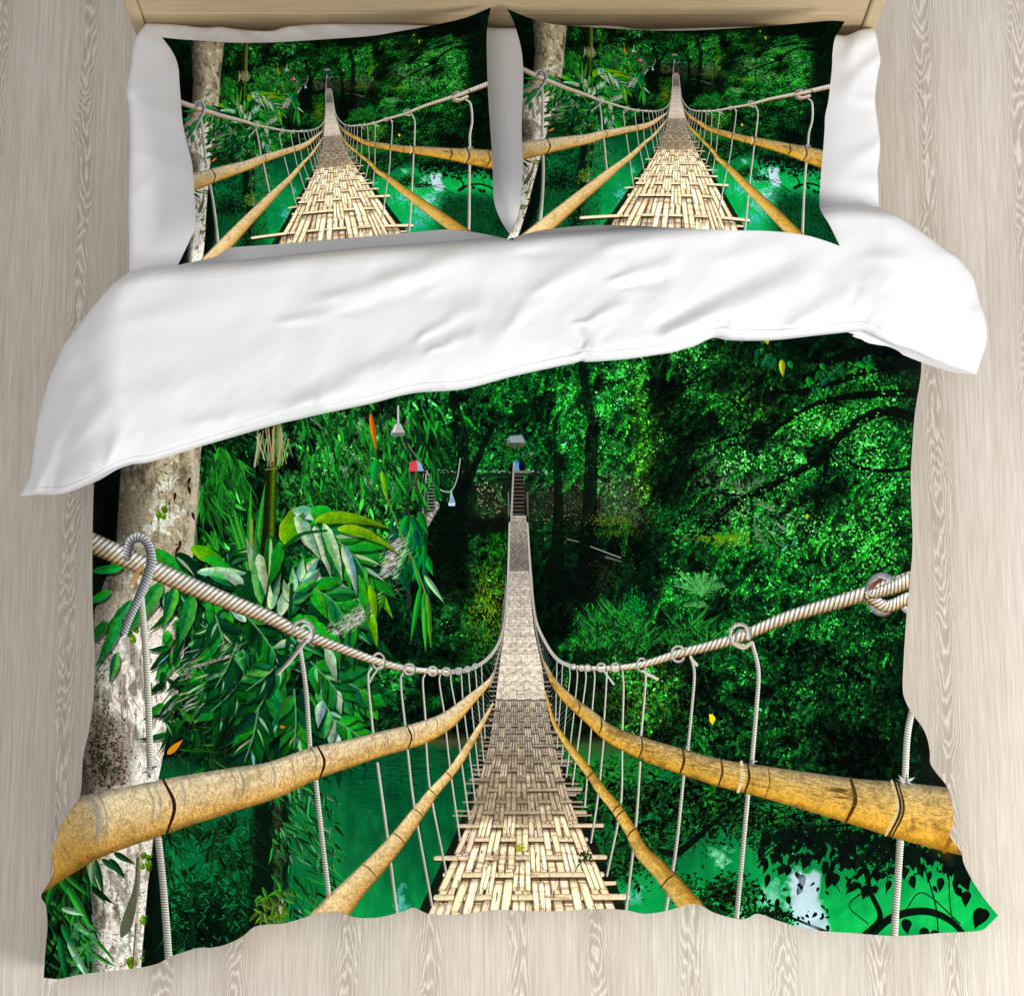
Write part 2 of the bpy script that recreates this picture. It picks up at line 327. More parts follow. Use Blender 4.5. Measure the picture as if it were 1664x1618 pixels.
    # ---- tree over the water, right of the deck
    for x, y, rx, ry, n, b0, b1 in [(1010,1290,70,40,700,.1,.5),(960,1330,40,60,400,.08,.45),(1080,1300,80,40,700,.06,.4),(1020,1380,60,50,520,.06,.4),(1080,1370,50,40,300,.05,.4),(1160,1310,90,30,700,.05,.35),
                                    (1250,1340,90,40,620,.02,.3),(1340,1350,80,36,460,.02,.22),(1440,1390,90,30,360,.01,.1),(970,1420,40,40,200,.05,.4),(1180,1450,50,26,380,.04,.35),(1110,1440,24,20,70,.05,.4),(1240,1490,60,18,260,.02,.12),(1150,1480,40,18,240,.04,.3),
                                    (1020,1250,70,20,300,.15,.6)]:
        for k in range(n):
            dx, dy = r.normal(0, .5, 2); b = U(b0, b1)
            A.leaf(x+dx*rx, y+dy*ry, U(4, 11), U(1.4, 3), U(0, 6.28), (b*35, b*220, b*85), alpha=.93)
    for x, y, rx, ry, n in [(985,1300,45,40,170),(1040,1330,60,45,240),(1090,1290,70,36,220),(1170,1300,80,30,240),(1120,1340,60,30,150),(1260,1330,80,34,240),(1350,1345,70,30,170),(1010,1400,40,36,90),(1190,1450,46,24,120),(950,1270,26,20,60)]:
        for k in range(n):
            dx, dy = r.normal(0, .5, 2); b = U(0, 1)**2.2*.62
            A.leaf(x+dx*rx, y+dy*ry, U(7, 16), U(1.8, 3.6), U(-.3, 3.4), (b*50, b*225, b*85), col2=(b*14, b*130, b*50))
    for b in [[(1200,1300,3),(1150,1345,4),(1100,1385,6),(1070,1380,3)],[(1360,1370,3),(1400,1400,4),(1415,1450,4),(1430,1490,4.5),(1405,1520,6)],[(1410,1524,6),(1450,1490,6.5),(1505,1480,6),(1550,1500,5),(1580,1540,4)],
              [(1230,1400,1.2),(1300,1350,1.6),(1380,1340,2)],[(1230,1400,1),(1260,1370,1),(1300,1390,1)],[(1360,1330,2),(1350,1410,1),(1365,1450,.8)],[(1470,1480,1),(1500,1450,1),(1560,1500,1)],[(1500,1400,1.2),(1520,1470,1.2),(1525,1520,1)],
              [(1310,1500,2.2),(1345,1515,2.8),(1380,1540,3)],[(1260,1480,1.5),(1310,1500,2)],[(1540,1380,1),(1545,1480,.9),(1560,1520,.8)],[(1450,1350,1),(1440,1450,1)],[(1415,1440,1.4),(1380,1470,1),(1410,1500,1)]]:
        A.stroke(b, (2,10,6), .96)
    for k in range(300):     # big dark heart leaves
        x = U(1235, 1580); y = 1345+abs(r.normal(0, 1))*38+max(0, (x-1400)*.06)
        if y > 1545: continue
        A.leaf(x, y, U(10, 26), U(4, 8), U(.9, 2.3), (1, U(4, 22), U(2, 12)), two=.1)
    for x, y, s in [(1352,1425,18),(1408,1445,15),(1310,1400,12),(1480,1385,26),(1545,1390,30),(1560,1420,26),(1595,1485,22),(1500,1515,18),(1518,1518,16),(1470,1500,16),(1570,1455,16),(1300,1445,9),(1280,1460,9),(1372,1400,14)]:
        A.leaf(x, y-s*.5, s*1.7, s*.55, U(1.2, 1.9), (1,9,5)); A.leaf(x+s*.3, y-s*.4, s*1.3, s*.5, U(1.5, 2.2), (2,14,8))
    A.poly([(1292,1428),(1304,1420),(1318,1424),(1330,1418),(1326,1450),(1334,1482),(1340,1506),(1318,1512),(1304,1490),(1296,1458)], (182,202,214), .62, 6)
    for k in range(14): A.leaf(U(1285, 1345), U(1420, 1510), U(6, 13), U(2, 4), U(.6, 2.6), (2, 14, 8))
    A.poly([(1330,1560),(1480,1535),(1680,1560),(1680,1870),(1300,1870),(1290,1680)], (3,48,26), .85, 40)
    A.poly([(250,1560),(480,1560),(500,1870),(250,1870)], (3,40,22), .7, 40)
    cloud(1240,1640,60,90,240,(150,200,225)); cloud(1210,1740,70,60,160,(90,165,200)); cloud(620,1640,40,60,90,(120,190,210))
    for k in range(900):
        x = U(1330, 1640); y = U(1540, 1850); b = U(.02, .3)
        A.leaf(x, y, U(6, 20), U(2, 5), U(0, 6.28), (b*24, b*170, b*70), alpha=.6)
    # ---- second bridge, stairs, lamp, cables at upper left
    path = [(705,822,9),(672,868,14),(640,915,18),(610,955,20),(575,990,22),(535,1025,18),(440,1066,8),(330,1090,6),(280,1100,5)]
    A.stroke(path, lambda s, v, X, Y, sl: (np.array([190,182,170])*(.3+1.0*NF[sl][..., None])*(.5+.9*N2[sl][..., None])), .95)
    for k in range(460):
        P = path[q.randrange(3, 8)]; A.leaf(P[0]+U(-40, 40), P[1]+U(-26, 26), U(6, 20), .8, U(-.9, -.3), (U(130,210),)*2+(U(120,190),), alpha=.45)
    for k in range(300): A.leaf(U(520, 700), U(960, 1040), U(10, 22), 2, U(.3, 2.8), (0, U(14,60), U(8,28)), alpha=.5)
    A.poly([(690,772),(706,772),(706,830),(686,835)], (22,24,22), .9)
    for k in range(10): A.stroke([(692,778+k*5.5,.9),(706,778+k*5.5,.9)], (150,145,140), .8)
    A.stroke([(693,766,1.3),(687,838,1.6)], (150,150,150)); A.stroke([(688,770,1),(684,800,1)], (150,150,150), .7)
    A.poly([(666,750),(678,748),(680,765),(665,766)], (225,60,80)); A.poly([(676,747),(684,752),(690,766),(678,765)], (140,175,220)); A.poly([(665,770),(682,770),(681,800),(668,800)], (70,55,50), .8)
    A.leaf(672,790,9,2,1.5,(190,150,30))
    for x0, x1, y1 in [(662,664,985),(690,692,950)]: A.stroke([(x0,790,3),(x1,y1,3.5)], (50,58,50), .6)
    for k in range(500):
        x = U(480, 690); y = U(690, 830); b = U(.1, .8)
        A.leaf(x, y, U(5, 12), U(1.2, 2.4), U(0, 6.28), (b*(60+60*(k%5==0)), b*190, b*(70+50*(k%5==0))), alpha=.8)
    for x, y in [(535,745),(560,765),(600,780),(585,700),(640,790),(620,690),(665,690)]: cloud(x, y, 9, 9, 5, (190,205,200))
    cable = (105,115,110)
    A.stroke([(505,680,1.3),(545,715,1.3),(590,755,1.2),(640,800,1)], cable, .9); A.stroke([(650,690,1),(665,725,1),(690,760,1)], cable, .9); A.stroke([(648,700,1),(668,745,1.2),(688,766,1)], cable, .8)
    A.stroke([(693,765,1),(708,790,1),(730,799,1),(742,780,1),(748,745,1)], (175,180,175), .9); A.stroke([(698,778,.9),(715,796,.9),(735,800,.9)], (150,155,150), .8)
    A.poly([(644,690),(651,690),(657,703),(655,707),(636,707),(637,702)], (175,175,170)); A.poly([(637,703),(657,703),(655,708),(638,708)], (110,112,108)); A.stroke([(647,676,1.6),(647,692,2)], (190,190,190))
    A.poly([(732,802),(735,802),(740,817),(729,817)], (130,165,190)); A.poly([(728,817),(740,817),(739,822),(729,822)], (190,210,225)); A.stroke([(733,798,.9),(733,806,1.2)], (170,190,200))
    # ---- left: bamboo culm, palm fronds, bamboo leaves
    def culm(s, v, X, Y, sl): 
        k = .25+.75*np.exp(-((v+.45)/.4)**2)
        return np.stack([k*70, k*105, k*18], -1)*(.8+.4*NF[sl][..., None])
    A.stroke([(444,480,8),(442,700,9),(440,760,10),(436,880,11),(430,1000,11)], culm)
    A.stroke([(432,763,1.4),(451,761,1.4)], (120,120,60), .8)
    A.stroke([(455,480,3),(453,740,4)], (120,130,80), .8)
    for k in range(26):
        x = U(415, 470); A.stroke([(x, U(690, 720), 1.2), (x+U(-14, 14), U(740, 760), 1)], (U(90,190), U(120,180), U(80,130)), .8)
    for x, y, n in [(350,745,60),(335,800,44),(370,760,44),(330,870,34)]:
        for k in range(n):
            b = U(.15, .75); A.leaf(x+U(-14, 22), y+U(-20, 24), U(30, 66), U(1.6, 3.2), U(.7, 2.0), (b*40, b*200, b*70), bend=U(-.2, .2))
    for x, y, L, a in [(405,930,110,-1.95),(408,935,150,-1.62),(402,925,90,-1.75),(415,920,140,-1.5),(398,890,70,-1.9)]:
        A.leaf(x, y, L, 7, a, (10,110,45), vein=.3, bend=.05); A.leaf(x, y, L, 2.2, a, (70,150,40), bend=.05)
    A.stroke([(409,845,2),(408,930,3)], (130,140,50), .9)
    for k in range(300):
        x, y = U(490, 720), U(660, 800); b = U(.2, .9)
        A.leaf(x, y, U(18, 46), U(1.6, 3.4), U(.9, 2.0), (b*30, b*190, b*75), bend=U(-.2, .2), alpha=.9)
    A.leaf(602,672,66,5,1.42,(190,95,15), two=.2); A.leaf(620,765,52,5,1.4,(90,180,30), two=.2); A.leaf(612,745,46,10,1.7,(10,130,60), two=.2)
    for k in range(60): A.leaf(U(640, 690), U(830, 920), U(26, 56), U(4, 8), U(1.0, 2.1), (0, U(50,130), U(25,60)), two=.25, vein=.15)
    for x, y, L, a, c in [(650,870,60,1.5,(5,100,50)),(668,860,50,1.8,(30,140,70)),(672,905,60,1.35,(10,130,60)),(662,890,46,2.0,(70,170,110)),(690,960,66,1.62,(10,120,45)),(684,950,100,1.75,(15,130,50)),(694,965,90,1.5,(60,130,40)),(690,935,56,.95,(120,180,140)),(690,985,78,1.55,(40,140,50))]:
        A.leaf(x, y, L, 5.5, a, c, two=.25)
    A.stroke([(615,770,1),(645,850,1.4),(690,960,1.6),(692,990,1)], (90,130,60), .9)
    A.stroke([(647,660,1.4),(647,688,1.8)], (180,182,180)); A.poly([(643,688),(651,688),(658,702),(657,708),(636,708),(635,702)], (172,174,170)); A.poly([(636,703),(658,703),(656,709),(638,709)], (104,108,104)); A.stroke([(643,691,1),(640,702,1.4)], (225,226,224), .9)
    A.poly([(665,751),(678,748),(680,765),(665,766)], (220,64,84), .9); A.poly([(677,748),(684,753),(689,765),(679,765)], (140,175,215), .85)
    # ---- tree trunk
    NT = A.noise(34, 4, .62, .8, 1.8); NU = A.noise(12, 3, .6, .5, 2.4)
    def bark(x, y, sl):
        n = N3[sl]; m = N2[sl]; f = NF[sl]
        low = np.clip((y-930)/120, 0, 1)
        base = (np.array([144,134,110])[None, None]*(1-low[..., None])+np.array([196,190,180])[None, None]*low[..., None])
        lich = np.clip((n*.75+m*.35-.57)*9, 0, 1)[..., None]
        base = base*(1-lich*.7)+np.array([196,204,190])*lich*.7
        dark = np.clip((NT[sl]*.75+n*.35-.62)*8, 0, 1)[..., None]*(.62-.05*low[..., None])
        cr = np.clip((NU[sl]-.60)*9, 0, 1)[..., None]*.5; base = base*(1-cr)+np.array([84,74,58])*cr
        base = base*(1-dark)+np.array([48,42,30])*dark
        xl = np.interp(y, [470,770,900,1000,1300,1850], [180,196,178,120,110,140]); xr = np.interp(y, [470,770,900,1000,1100,1200,1380,1600,1850], [345,324,314,304,295,270,247,226,200])
        t = np.clip((x-xl)/(xr-xl), 0, 1)
        sh = np.clip(.30+1.5*t, .3, 1.05)*(1-low)+low*np.clip(.45+1.2*t, .45, 1.08)
        return base*sh[..., None]*(.86+.5*f[..., None])
    A.poly([(180,470),(345,470),(334,640),(324,770),(316,860),(311,930),(304,1000),(296,1090),(285,1150),(270,1205),(258,1262),(250,1360),(240,1440),(230,1560),(215,1850),(120,1850),(150,1560),(148,1470),(138,1390),(112,1300),(120,1150),(132,1050),(165,960),(188,890),(196,770)], bark)
    for sx, sy, ex, ey, w in [(196,1010,250,1180,7),(170,1050,205,1150,6),(215,1180,250,1260,5),(180,1420,215,1500,6)]:
        A.stroke([(sx, sy, w), ((sx+ex)/2+6, (sy+ey)/2, w*1.3), (ex, ey, w*.5)], (96,90,76), .45, soft=5)
    A.poly([(150,1150),(205,1165),(222,1215),(212,1275),(170,1290),(132,1285),(140,1210)], lambda X, Y, sl: np.array([70,58,44])*(.4+1.1*N3[sl][..., None]), .55, 12)
    A.stroke([(302,700,1.5),(318,770,6),(312,860,7),(306,930,7)], (205,190,170), .6, soft=4)
    for x, y, n in [(168,1190,150),(165,1235,240),(188,1255,110),(160,1080,60)]:
        for k in range(n): A.leaf(x+r.normal(0, 16), y+r.normal(0, 26), U(3, 10), U(.8, 2), U(0, 6.28), (U(15,60), U(15,50), U(10,30)), alpha=.7)
    for k in range(60): A.leaf(U(160, 280), U(1090, 1250), U(8, 40), U(.5, 1.1), U(.7, 1.9), (U(60,130), U(40,70), U(25,45)), alpha=.65)
    for k in range(230):
        A.leaf(U(150, 235), U(1400, 1580), U(2, 8), U(.5, 1.3), U(-.6, .9), (U(40,110), U(36,90), U(24,60)), alpha=.75)
    for k in range(120): A.leaf(U(196, 320), U(480, 900), U(3, 9), U(.8, 2), U(0, 6.28), (U(40,90), U(30,70), U(15,40)), alpha=.7)
    A.poly([(265,1060),(288,1010),(300,1000),(294,1070),(280,1100),(268,1090)], (90,66,36), .6, 8)
    for x, y in [(309,775),(306,790),(293,878),(290,888),(312,832),(285,800)]: A.leaf(x, y, 16, 3, 1.5+U(-.5, .5), (50,28,16))
    def fruit(x, y, n, s):
        for k in range(n):
            fx, fy = x+U(-s, s), y+U(-s*1.2, s*1.2); g = U(.7, 1.15)
            A.stroke([(fx, fy, 4.4), (fx+1, fy+2.5, 4.2)], (70*g, 120*g, 22*g)); A.stroke([(fx-1.2, fy-1.5, 2), (fx-.6, fy-1, 1.6)], (150*g, 195*g, 60*g), .8)
    fruit(262,832,4,6); fruit(240,1400,9,10); fruit(240,1500,6,9); fruit(236,1555,8,10); fruit(212,1560,5,7); fruit(246,1118,5,6); fruit(215,1030,5,7); fruit(230,1610,7,9); fruit(210,1640,6,9); fruit(228,1690,7,9)
    A.stroke([(224,1395,3),(222,1440,5),(206,1500,9),(198,1520,3)], (74,78,56), .9); A.stroke([(228,1390,2.2),(216,1600,3)], (160,140,125), .6); A.stroke([(221,1500,1),(214,1590,1.4)], (90,60,40), .8)
    # ---- dark gap right of the trunk, below
    A.stroke([(262,1290,8),(256,1420,11),(252,1520,17),(250,1620,20),(240,1850,30)], (2,10,5), .93, soft=5)
    # ---- foot of the plant and reflections, lower left
    A.poly([(412,1310),(470,1290),(472,1400),(455,1510),(450,1850),(390,1850),(404,1440)], (3,14,7), .93, 5)
    A.stroke([(452,1300,7),(450,1380,8),(455,1500,7),(455,1700,8)], lambda s, v, X, Y, sl: np.array([90,84,66])*(NF[sl][..., None]*1.3), .55)
    A.stroke([(457,1460,3.5),(455,1520,5)], (200,205,200), .7)
    for k in range(1500):
        x, y = r.normal(345, 34), r.normal(1510, 34); A.leaf(x, y, U(6, 26), U(1, 2.4), U(0, 6.28), (1, U(4,22), U(3,12)), alpha=.8)
    for k in range(120):
        nx, ny = U(268, 415), U(1320, 1550); a0 = U(.2, 2.2); dark = math.exp(-((nx-345)/45)**2-((ny-1515)/45)**2)
        for j in range(q.randrange(5, 10)):
            b = U(.03, .5)*(1-.8*dark)
            A.leaf(nx+U(-6, 6), ny+U(-6, 6), U(16, 44), U(1.1, 2.7), a0+U(-.9, .9), (b*24, b*165, b*70), bend=U(-.25, .25), alpha=.92)
        A.stroke([(nx, ny, .6), (nx+U(-26, 26), ny-U(14, 40), .6)], (10, U(30, 80), U(16, 40)), .8)
    for k in range(160): A.leaf(U(280, 400), U(1340, 1540), U(6, 18), U(.8, 1.8), U(0, 3), (10, U(110,170), U(60,100)), alpha=.7)
    for k in range(280):
        x = U(440, 545); y = U(1270, 1500); b = U(.1, .8)
        A.leaf(x, y, U(14, 40), U(1.4, 3.4), U(.3, 1.9), (b*(40+70*(k%6==0)), b*190, b*(85+60*(k%6==0))), bend=U(-.2, .2), two=.2)
    for k in range(60): A.leaf(U(410, 470), U(1440, 1520), U(10, 30), U(2, 5), U(.4, 2.8), (U(40,90), U(70,130), U(20,50)), two=.2)
    for k in range(700):
        x = U(260, 520); y = U(1540, 1850); b = U(.05, .6)
        A.leaf(x, y, U(12, 40), U(1.2, 3), U(.3, 2.6), (b*30, b*190, b*80), bend=U(-.2, .2))
    # ---- left plant: many lobed leaves
    def bigleaf(x, y, L, W, a, kind, bend=0.):
        c = {'d': (4, U(34,76), U(14,30)), 'm': (U(8,30), U(90,136), U(26,44)), 'l': (U(40,90), U(140,180), U(66,96)), 'w': (U(155,195), U(198,218), U(168,186)), 'y': (U(84,122), U(160,186), 24), 'g': (U(14,44), U(124,156), U(34,46))}[kind]
        c2 = {'d': (3, U(40,90), U(18,40)), 'm': (8, U(90,150), U(40,70)), 'l': (8, U(80,120), U(40,60)), 'w': (U(70,150), U(140,190), U(110,160)), 'y': (U(60,90), U(140,165), 22), 'g': (10, U(140,170), U(50,64))}[kind]
        if q.random() < .5: c, c2 = c2, c
        L *= 1.06; W *= .98
        A.leaf(x+2.5, y+4, L, W*1.1, a, (0, 8, 3), bend=bend, alpha=.5)
        A.leaf(x, y, L, W, a, c, bend=bend, col2=c2, vein=.08 if kind in 'mlgy' else .14 if kind == 'd' else -.05, wavy=.06)
        if kind in 'dm' and q.random() < .28: A.leaf(x+U(-2, 2), y+U(-2, 2)+W*.3, L*U(.5, .9), W*U(.12, .3), a+U(-.06, .1), (U(110,190), U(170,215), U(140,190)), bend=bend, alpha=.8)
    for k in range(620):
        x = U(265, 600); y = U(890, 1290)
        if y > 1240-(x-265)*.12+20: continue
        if (x-420)**2/170**2+(y-1060)**2/190**2 > 1.25: continue
        bigleaf(x, y, U(24, 64), U(4, 8.5), U(.2, 2.9), q.choice('ddddddmmmlg' if y < 1120 else 'dddddddm'), U(-.4, .4))
    for k in range(110): A.leaf(U(270, 400), U(1080, 1240), U(14, 46), U(1.2, 2.6), U(-.9, 2.4), (U(5,60), U(40,130), U(15,40)), alpha=.9)
    for k in range(26): A.leaf(U(280, 350), U(1060, 1180), U(16, 40), U(1, 2), U(-.8, -.2), (210,200,190), alpha=.6)
    A.poly([(280,1210),(470,1090),(560,1040),(575,1120),(520,1230),(330,1280)], (1,8,4), .35, 30)
    A.poly([(330,1160),(420,1080),(500,1110),(470,1200),(400,1240)], (1,8,4), .5, 26)
    L = bigleaf
    # lower fan of dark glossy leaves
    for x, y, l, w, a, k in [(480,1075,60,9,2.5,'l'),(470,1085,80,12,2.1,'m'),(430,1095,70,12,2.2,'m'),(420,1090,60,10,1.7,'m'),(410,1090,50,9,1.3,'l'),(395,1100,80,13,1.9,'m'),(385,1120,70,12,1.4,'d'),(445,1110,60,12,1.3,'l'),(400,1090,46,8,.9,'w'),
                             (495,1080,70,14,.5,'d'),(505,1100,80,13,.75,'w'),(515,1120,70,13,1.0,'l'),(520,1095,66,12,.3,'m'),(540,1110,48,9,1.1,'w'),(500,1130,60,12,1.3,'m'),(560,1150,40,7,.6,'g'),(545,1170,40,7,.4,'g'),(470,1140,56,11,1.9,'w'),(455,1165,66,13,2.0,'m'),(420,1190,60,11,1.8,'d'),
                             (405,1165,68,14,2.0,'m'),(398,1200,58,13,1.75,'l'),(365,1150,70,12,1.9,'d')]: L(x, y, l, w, a, k, U(-.1, .25))
    def lobed(x, y, LL, a, kinds, n=4, w=.15, curl=.25):
        for k in range(n, -1, -1):
            t = .12+.78*k/n; aa = a+curl*t
            px, py = x+LL*t*math.cos(a+curl*t*.5), y+LL*t*math.sin(a+curl*t*.5)
            if k == n: L(px, py, LL*.42, LL*w, aa, q.choice(kinds), curl*.3); continue
            for sd in (-1, 1): L(px, py, LL*(.58-.26*abs(t-.35)), LL*w*U(.8, 1.1), aa+sd*(1.0-.55*t), q.choice(kinds), -sd*.22)
        A.stroke([(x, y, 1.6), (x+LL*.5*math.cos(a+curl*.25), y+LL*.5*math.sin(a+curl*.25), 1.3), (x+LL*math.cos(a+curl*.5), y+LL*math.sin(a+curl*.5), .8)], (90,150,110), .8)
    for x, y, l, a, kd in [(400,1095,84,2.2,'dddm'),(560,1105,64,.7,'ddmg'),(450,1090,96,1.95,'ddm'),(420,1150,90,1.7,'ddm'),(515,1090,96,.3,'dmm'),(478,1120,96,1.45,'ddml'),(520,1130,84,1.0,'dmlw'),(505,1075,84,.75,'mlw'),(460,1070,80,2.3,'mdl'),(545,1170,60,.5,'mg'),(350,1000,80,1.2,'ddm'),(400,1000,80,.8,'dm'),(385,1045,80,1.9,'ddl')]: lobed(x, y, l, a, kd)
    # pale leaves under the rope, left
    for x, y, l, w, a, k in [(262,945,100,15,2.05,'l'),(285,950,75,12,1.75,'l'),(312,965,85,14,1.7,'l'),(215,975,70,10,2.2,'l'),(195,1000,90,11,1.9,'m'),(180,960,60,8,2.6,'m'),(175,1010,60,10,2.3,'m'),(200,920,60,9,2.9,'m'),(215,890,60,9,2.8,'d'),(190,1060,50,9,1.7,'l')]: L(x, y, l, w, a, k, .12)
    for x, y, l, w, a, k in [(250,895,70,13,.55,'g'),(285,900,56,13,.6,'d'),(310,890,74,14,.35,'y'),(330,905,60,10,.3,'g'),(320,930,90,9,-.1,'w'),(340,935,80,10,.2,'l'),(365,930,50,11,.5,'w'),(385,950,46,13,.9,'d'),(400,930,50,13,1.1,'d')]: L(x, y, l, w, a, k, .15)
    # upright pale leaves about the rope knot
    for x, y, l, w, a, k in [(430,960,90,11,-2.0,'w'),(425,980,110,12,-1.75,'l'),(440,990,80,11,-1.45,'w'),(420,900,66,11,1.3,'w'),(440,870,90,16,1.45,'d'),(455,880,70,12,1.7,'m'),(455,1000,70,12,-1.3,'w'),(470,1000,60,10,-1.1,'l'),(400,1010,60,9,-2.4,'w'),(445,1010,60,8,.4,'w'),
                             (500,985,60,13,.6,'d'),(495,1000,66,16,.9,'m'),(515,1010,80,13,1.1,'g'),(540,1020,66,10,1.3,'g'),(530,1050,60,10,1.2,'w'),(470,1040,30,7,2.6,'w'),(560,1040,50,7,1.2,'m')]: L(x, y, l, w, a, k, .1)
    # the large arching leaf
    for x, y, l, w, a, k, b in [(460,880,62,14,-1.35,'y',.1),(462,885,72,12,-.85,'g',.2),(475,830,70,13,.1,'w',.15),(480,838,80,15,1.05,'w',0),(505,830,60,18,.25,'g',.2),(505,850,95,15,.1,'m',.3),(512,848,110,13,-.28,'y',.42),(548,862,95,12,-.1,'y',.55),
                                (535,862,95,17,.55,'m',.25),(540,868,110,18,.85,'m',.15),(510,855,85,11,1.15,'w',.1),(525,850,110,14,1.2,'m',.12),(550,880,90,13,1.15,'w',.15),(560,880,110,15,1.15,'m',.2),(575,895,110,16,1.0,'m',.25),(585,910,95,12,1.2,'g',.2),(590,925,85,14,1.15,'l',.2),(603,930,80,9,1.35,'l',.1),
                                (520,930,50,11,2.4,'w',0),(530,940,40,9,.3,'w',.2),(490,950,50,10,-.4,'w',.3),(500,965,70,11,.2,'y',.5),(535,945,90,11,.75,'m',.3),(545,960,60,10,.9,'g',.3),(570,950,80,12,1.0,'g',.2),(595,945,70,11,.75,'y',.2),(585,960,100,12,1.15,'m',.1),(598,990,60,8,1.25,'y',.1),(560,955,50,9,.9,'l',.3)]: L(x, y, l, w, a, k, b)
    for pl in ([(648,880,6),(636,910,13),(624,932,10)], [(604,972,7),(592,990,13),(565,1012,13),(545,1028,5)], [(300,1088,2.5),(372,1066,2.5)]):
        A.stroke(pl, lambda s, v, X, Y, sl: (np.array([150,146,136])*(.45+.85*NF[sl][..., None])*(.7+.6*N2[sl][..., None])), .95)
        for k in range(30):
            p = pl[q.randrange(len(pl))]; A.leaf(p[0]+U(-22, 16), p[1]+U(-16, 16), U(8, 26), .9, U(-.75, -.45), (U(170,230),)*2+(U(160,215),), alpha=.7)
            A.leaf(p[0]+U(-20, 12), p[1]+U(-20, 14), U(8, 22), .8, U(-.75, .6), (40,50,40), alpha=.6)
    for x, y, l, w, a, k, b in [(575,895,110,15,1.0,'m',.25),(585,910,95,11,1.2,'g',.2),(590,925,85,13,1.15,'l',.2),(585,960,100,11,1.15,'m',.1),(535,945,90,10,.75,'m',.3),(598,985,66,8,1.25,'y',.1),(548,862,95,11,-.1,'y',.55)]: L(x, y, l, w, a, k, b)
    lobed(528, 862, 128, .55, 'mmggd', 5, .135, .7); lobed(500, 950, 100, .35, 'mggl', 4, .13, .9); lobed(470, 985, 70, -1.2, 'wwlm', 3, .13)
    for pl in ([(642,896,5),(634,915,10),(626,930,7)], [(600,980,6),(588,996,12),(566,1014,11),(548,1027,5)]):
        A.stroke(pl, lambda s, v, X, Y, sl: np.array([214,206,196])*(.3+1.0*NF[sl][..., None])*(.6+.8*N2[sl][..., None]), .7, soft=7)
        for k in range(110):
            p = pl[q.randrange(len(pl))]; A.leaf(p[0]+U(-20, 14), p[1]+U(-13, 13), U(8, 24), .8, U(-.75, -.45), ((U(170,235),)*2+(U(165,215),)) if k % 3 else (30,44,34), alpha=.7)
    L(575, 930, 80, 10, 1.1, 'g', .2); L(600, 950, 60, 8, 1.3, 'y', .1)
    for x, y, l, w, a, k, b in [(462,885,62,13,-1.2,'y',.2),(512,846,112,12,-.28,'y',.42),(548,860,95,11,-.1,'y',.55),(480,838,80,12,1.05,'w',0),(525,850,96,11,1.15,'w',.1),(556,885,84,10,1.15,'w',.15)]: L(x, y, l, w, a, k, b)
    A.stroke([(460,890,3),(490,868,3),(530,862,2)], (10,70,30), .9); A.stroke([(474,950,3),(470,1020,3.4),(462,1080,3)], (5,50,20), .9)
    A.leaf(272,1225,36,6,-.75,(205,130,20)); A.leaf(455,1180,10,3,.2,(180,110,20))
    # ---- leaves at the lower left corner
    A.poly([(0,1395),(130,1390),(150,1450),(155,1600),(150,1850),(0,1850)], (2,12,6), .85, 14)
    for k in range(150):
        x, y = U(40, 150), U(1400, 1600); b = U(.1, .75)
        A.leaf(x, y, U(24, 60), U(3, 7), U(.5, 2.2), (b*35, b*150, b*60), two=.35, bend=U(-.2, .2))
    for x, y, l, w, a, c in [(95,1425,60,8,.9,(15,110,45)),(110,1440,80,8,1.05,(30,130,55)),(90,1430,60,7,1.9,(15,90,40)),(100,1475,40,6,.3,(130,180,150)),(100,1500,70,8,1.1,(10,90,45)),(110,1530,90,7,1.05,(120,170,140)),(96,1520,90,7,1.4,(8,80,40)),(120,1500,40,6,.6,(90,150,110)),(165,1395,50,6,.6,(10,70,35)),(178,1395,44,7,.9,(8,60,30)),(155,1395,66,6,1.35,(10,70,34)),(150,1400,40,7,1.6,(100,150,120)),(185,1385,40,6,.5,(10,60,30))]:
        A.leaf(x, y, l, w, a, c, two=.3)
    for k in range(60): A.leaf(U(115, 160), U(1500, 1590), U(6, 18), U(3, 6), U(0, 6.28), (U(40,90), U(110,150), U(70,100)), alpha=.5)
    # ---- the woven deck
    EDGE = [(838,829.5,855),(880,827,857),(930,826,861),(985,823,863.5),(1030,819,869),(1080,812,880),(1145,804.6,888),(1200,797,898),(1260,781,914),(1310,769,930),(1360,751,950),(1400,733,968),(1440,716,986),(1480,698,1002),(1850,540,1165)]
    LIT = [(838,.80),(860,.66),(895,.54),(925,.50),(931,.80),(1000,.9),(1080,.98),(1125,.95),(1150,.74),(1175,.70),(1200,.74),(1250,.80),(1290,.82),(1320,.88),(1340,1.06),(1400,1.16),(1850,1.16)]
    WARM = [(838,.1),(1000,.2),(1140,.35),(1230,.6),(1340,.9),(1500,1),(1850,1)]
    for s in (-1, 1):
        pts = [(interp(EDGE, y)[0 if s < 0 else 1]+s*1.5, y, 2+max(0, (y-1050)*.03)) for y in range(840, 1850, 40)]
        A.stroke(pts, (12,14,10), .9)
    A.poly([(interp(EDGE, y)[0], y) for y in range(838, 1851, 20)]+[(interp(EDGE, y)[1], y) for y in range(1850, 837, -20)], (34,28,20))
    ys = [838.]
    while ys[-1] < 1850:
        y = ys[-1]; ys.append(y+float(np.interp(y, [838,930,1080,1150,1200,1300,1400,1480,1540,1640,1850], [3.4,4.2,6.2,8.2,11.5,19,31,42,70,140,170])))
    NG = 9
    def lane(y, f):
        l, e = interp(EDGE, y); return l+(e-l)*f
    fr = [0]+sorted((k+q.uniform(-.14, .14))/NG for k in range(1, NG))+[1]
    def slatcol(y, jit=1.):
        b = interp(LIT, y)[0]*jit; w = interp(WARM, y)[0]
        return np.array([218+24*w, 209+9*w, 198-20*w])*b
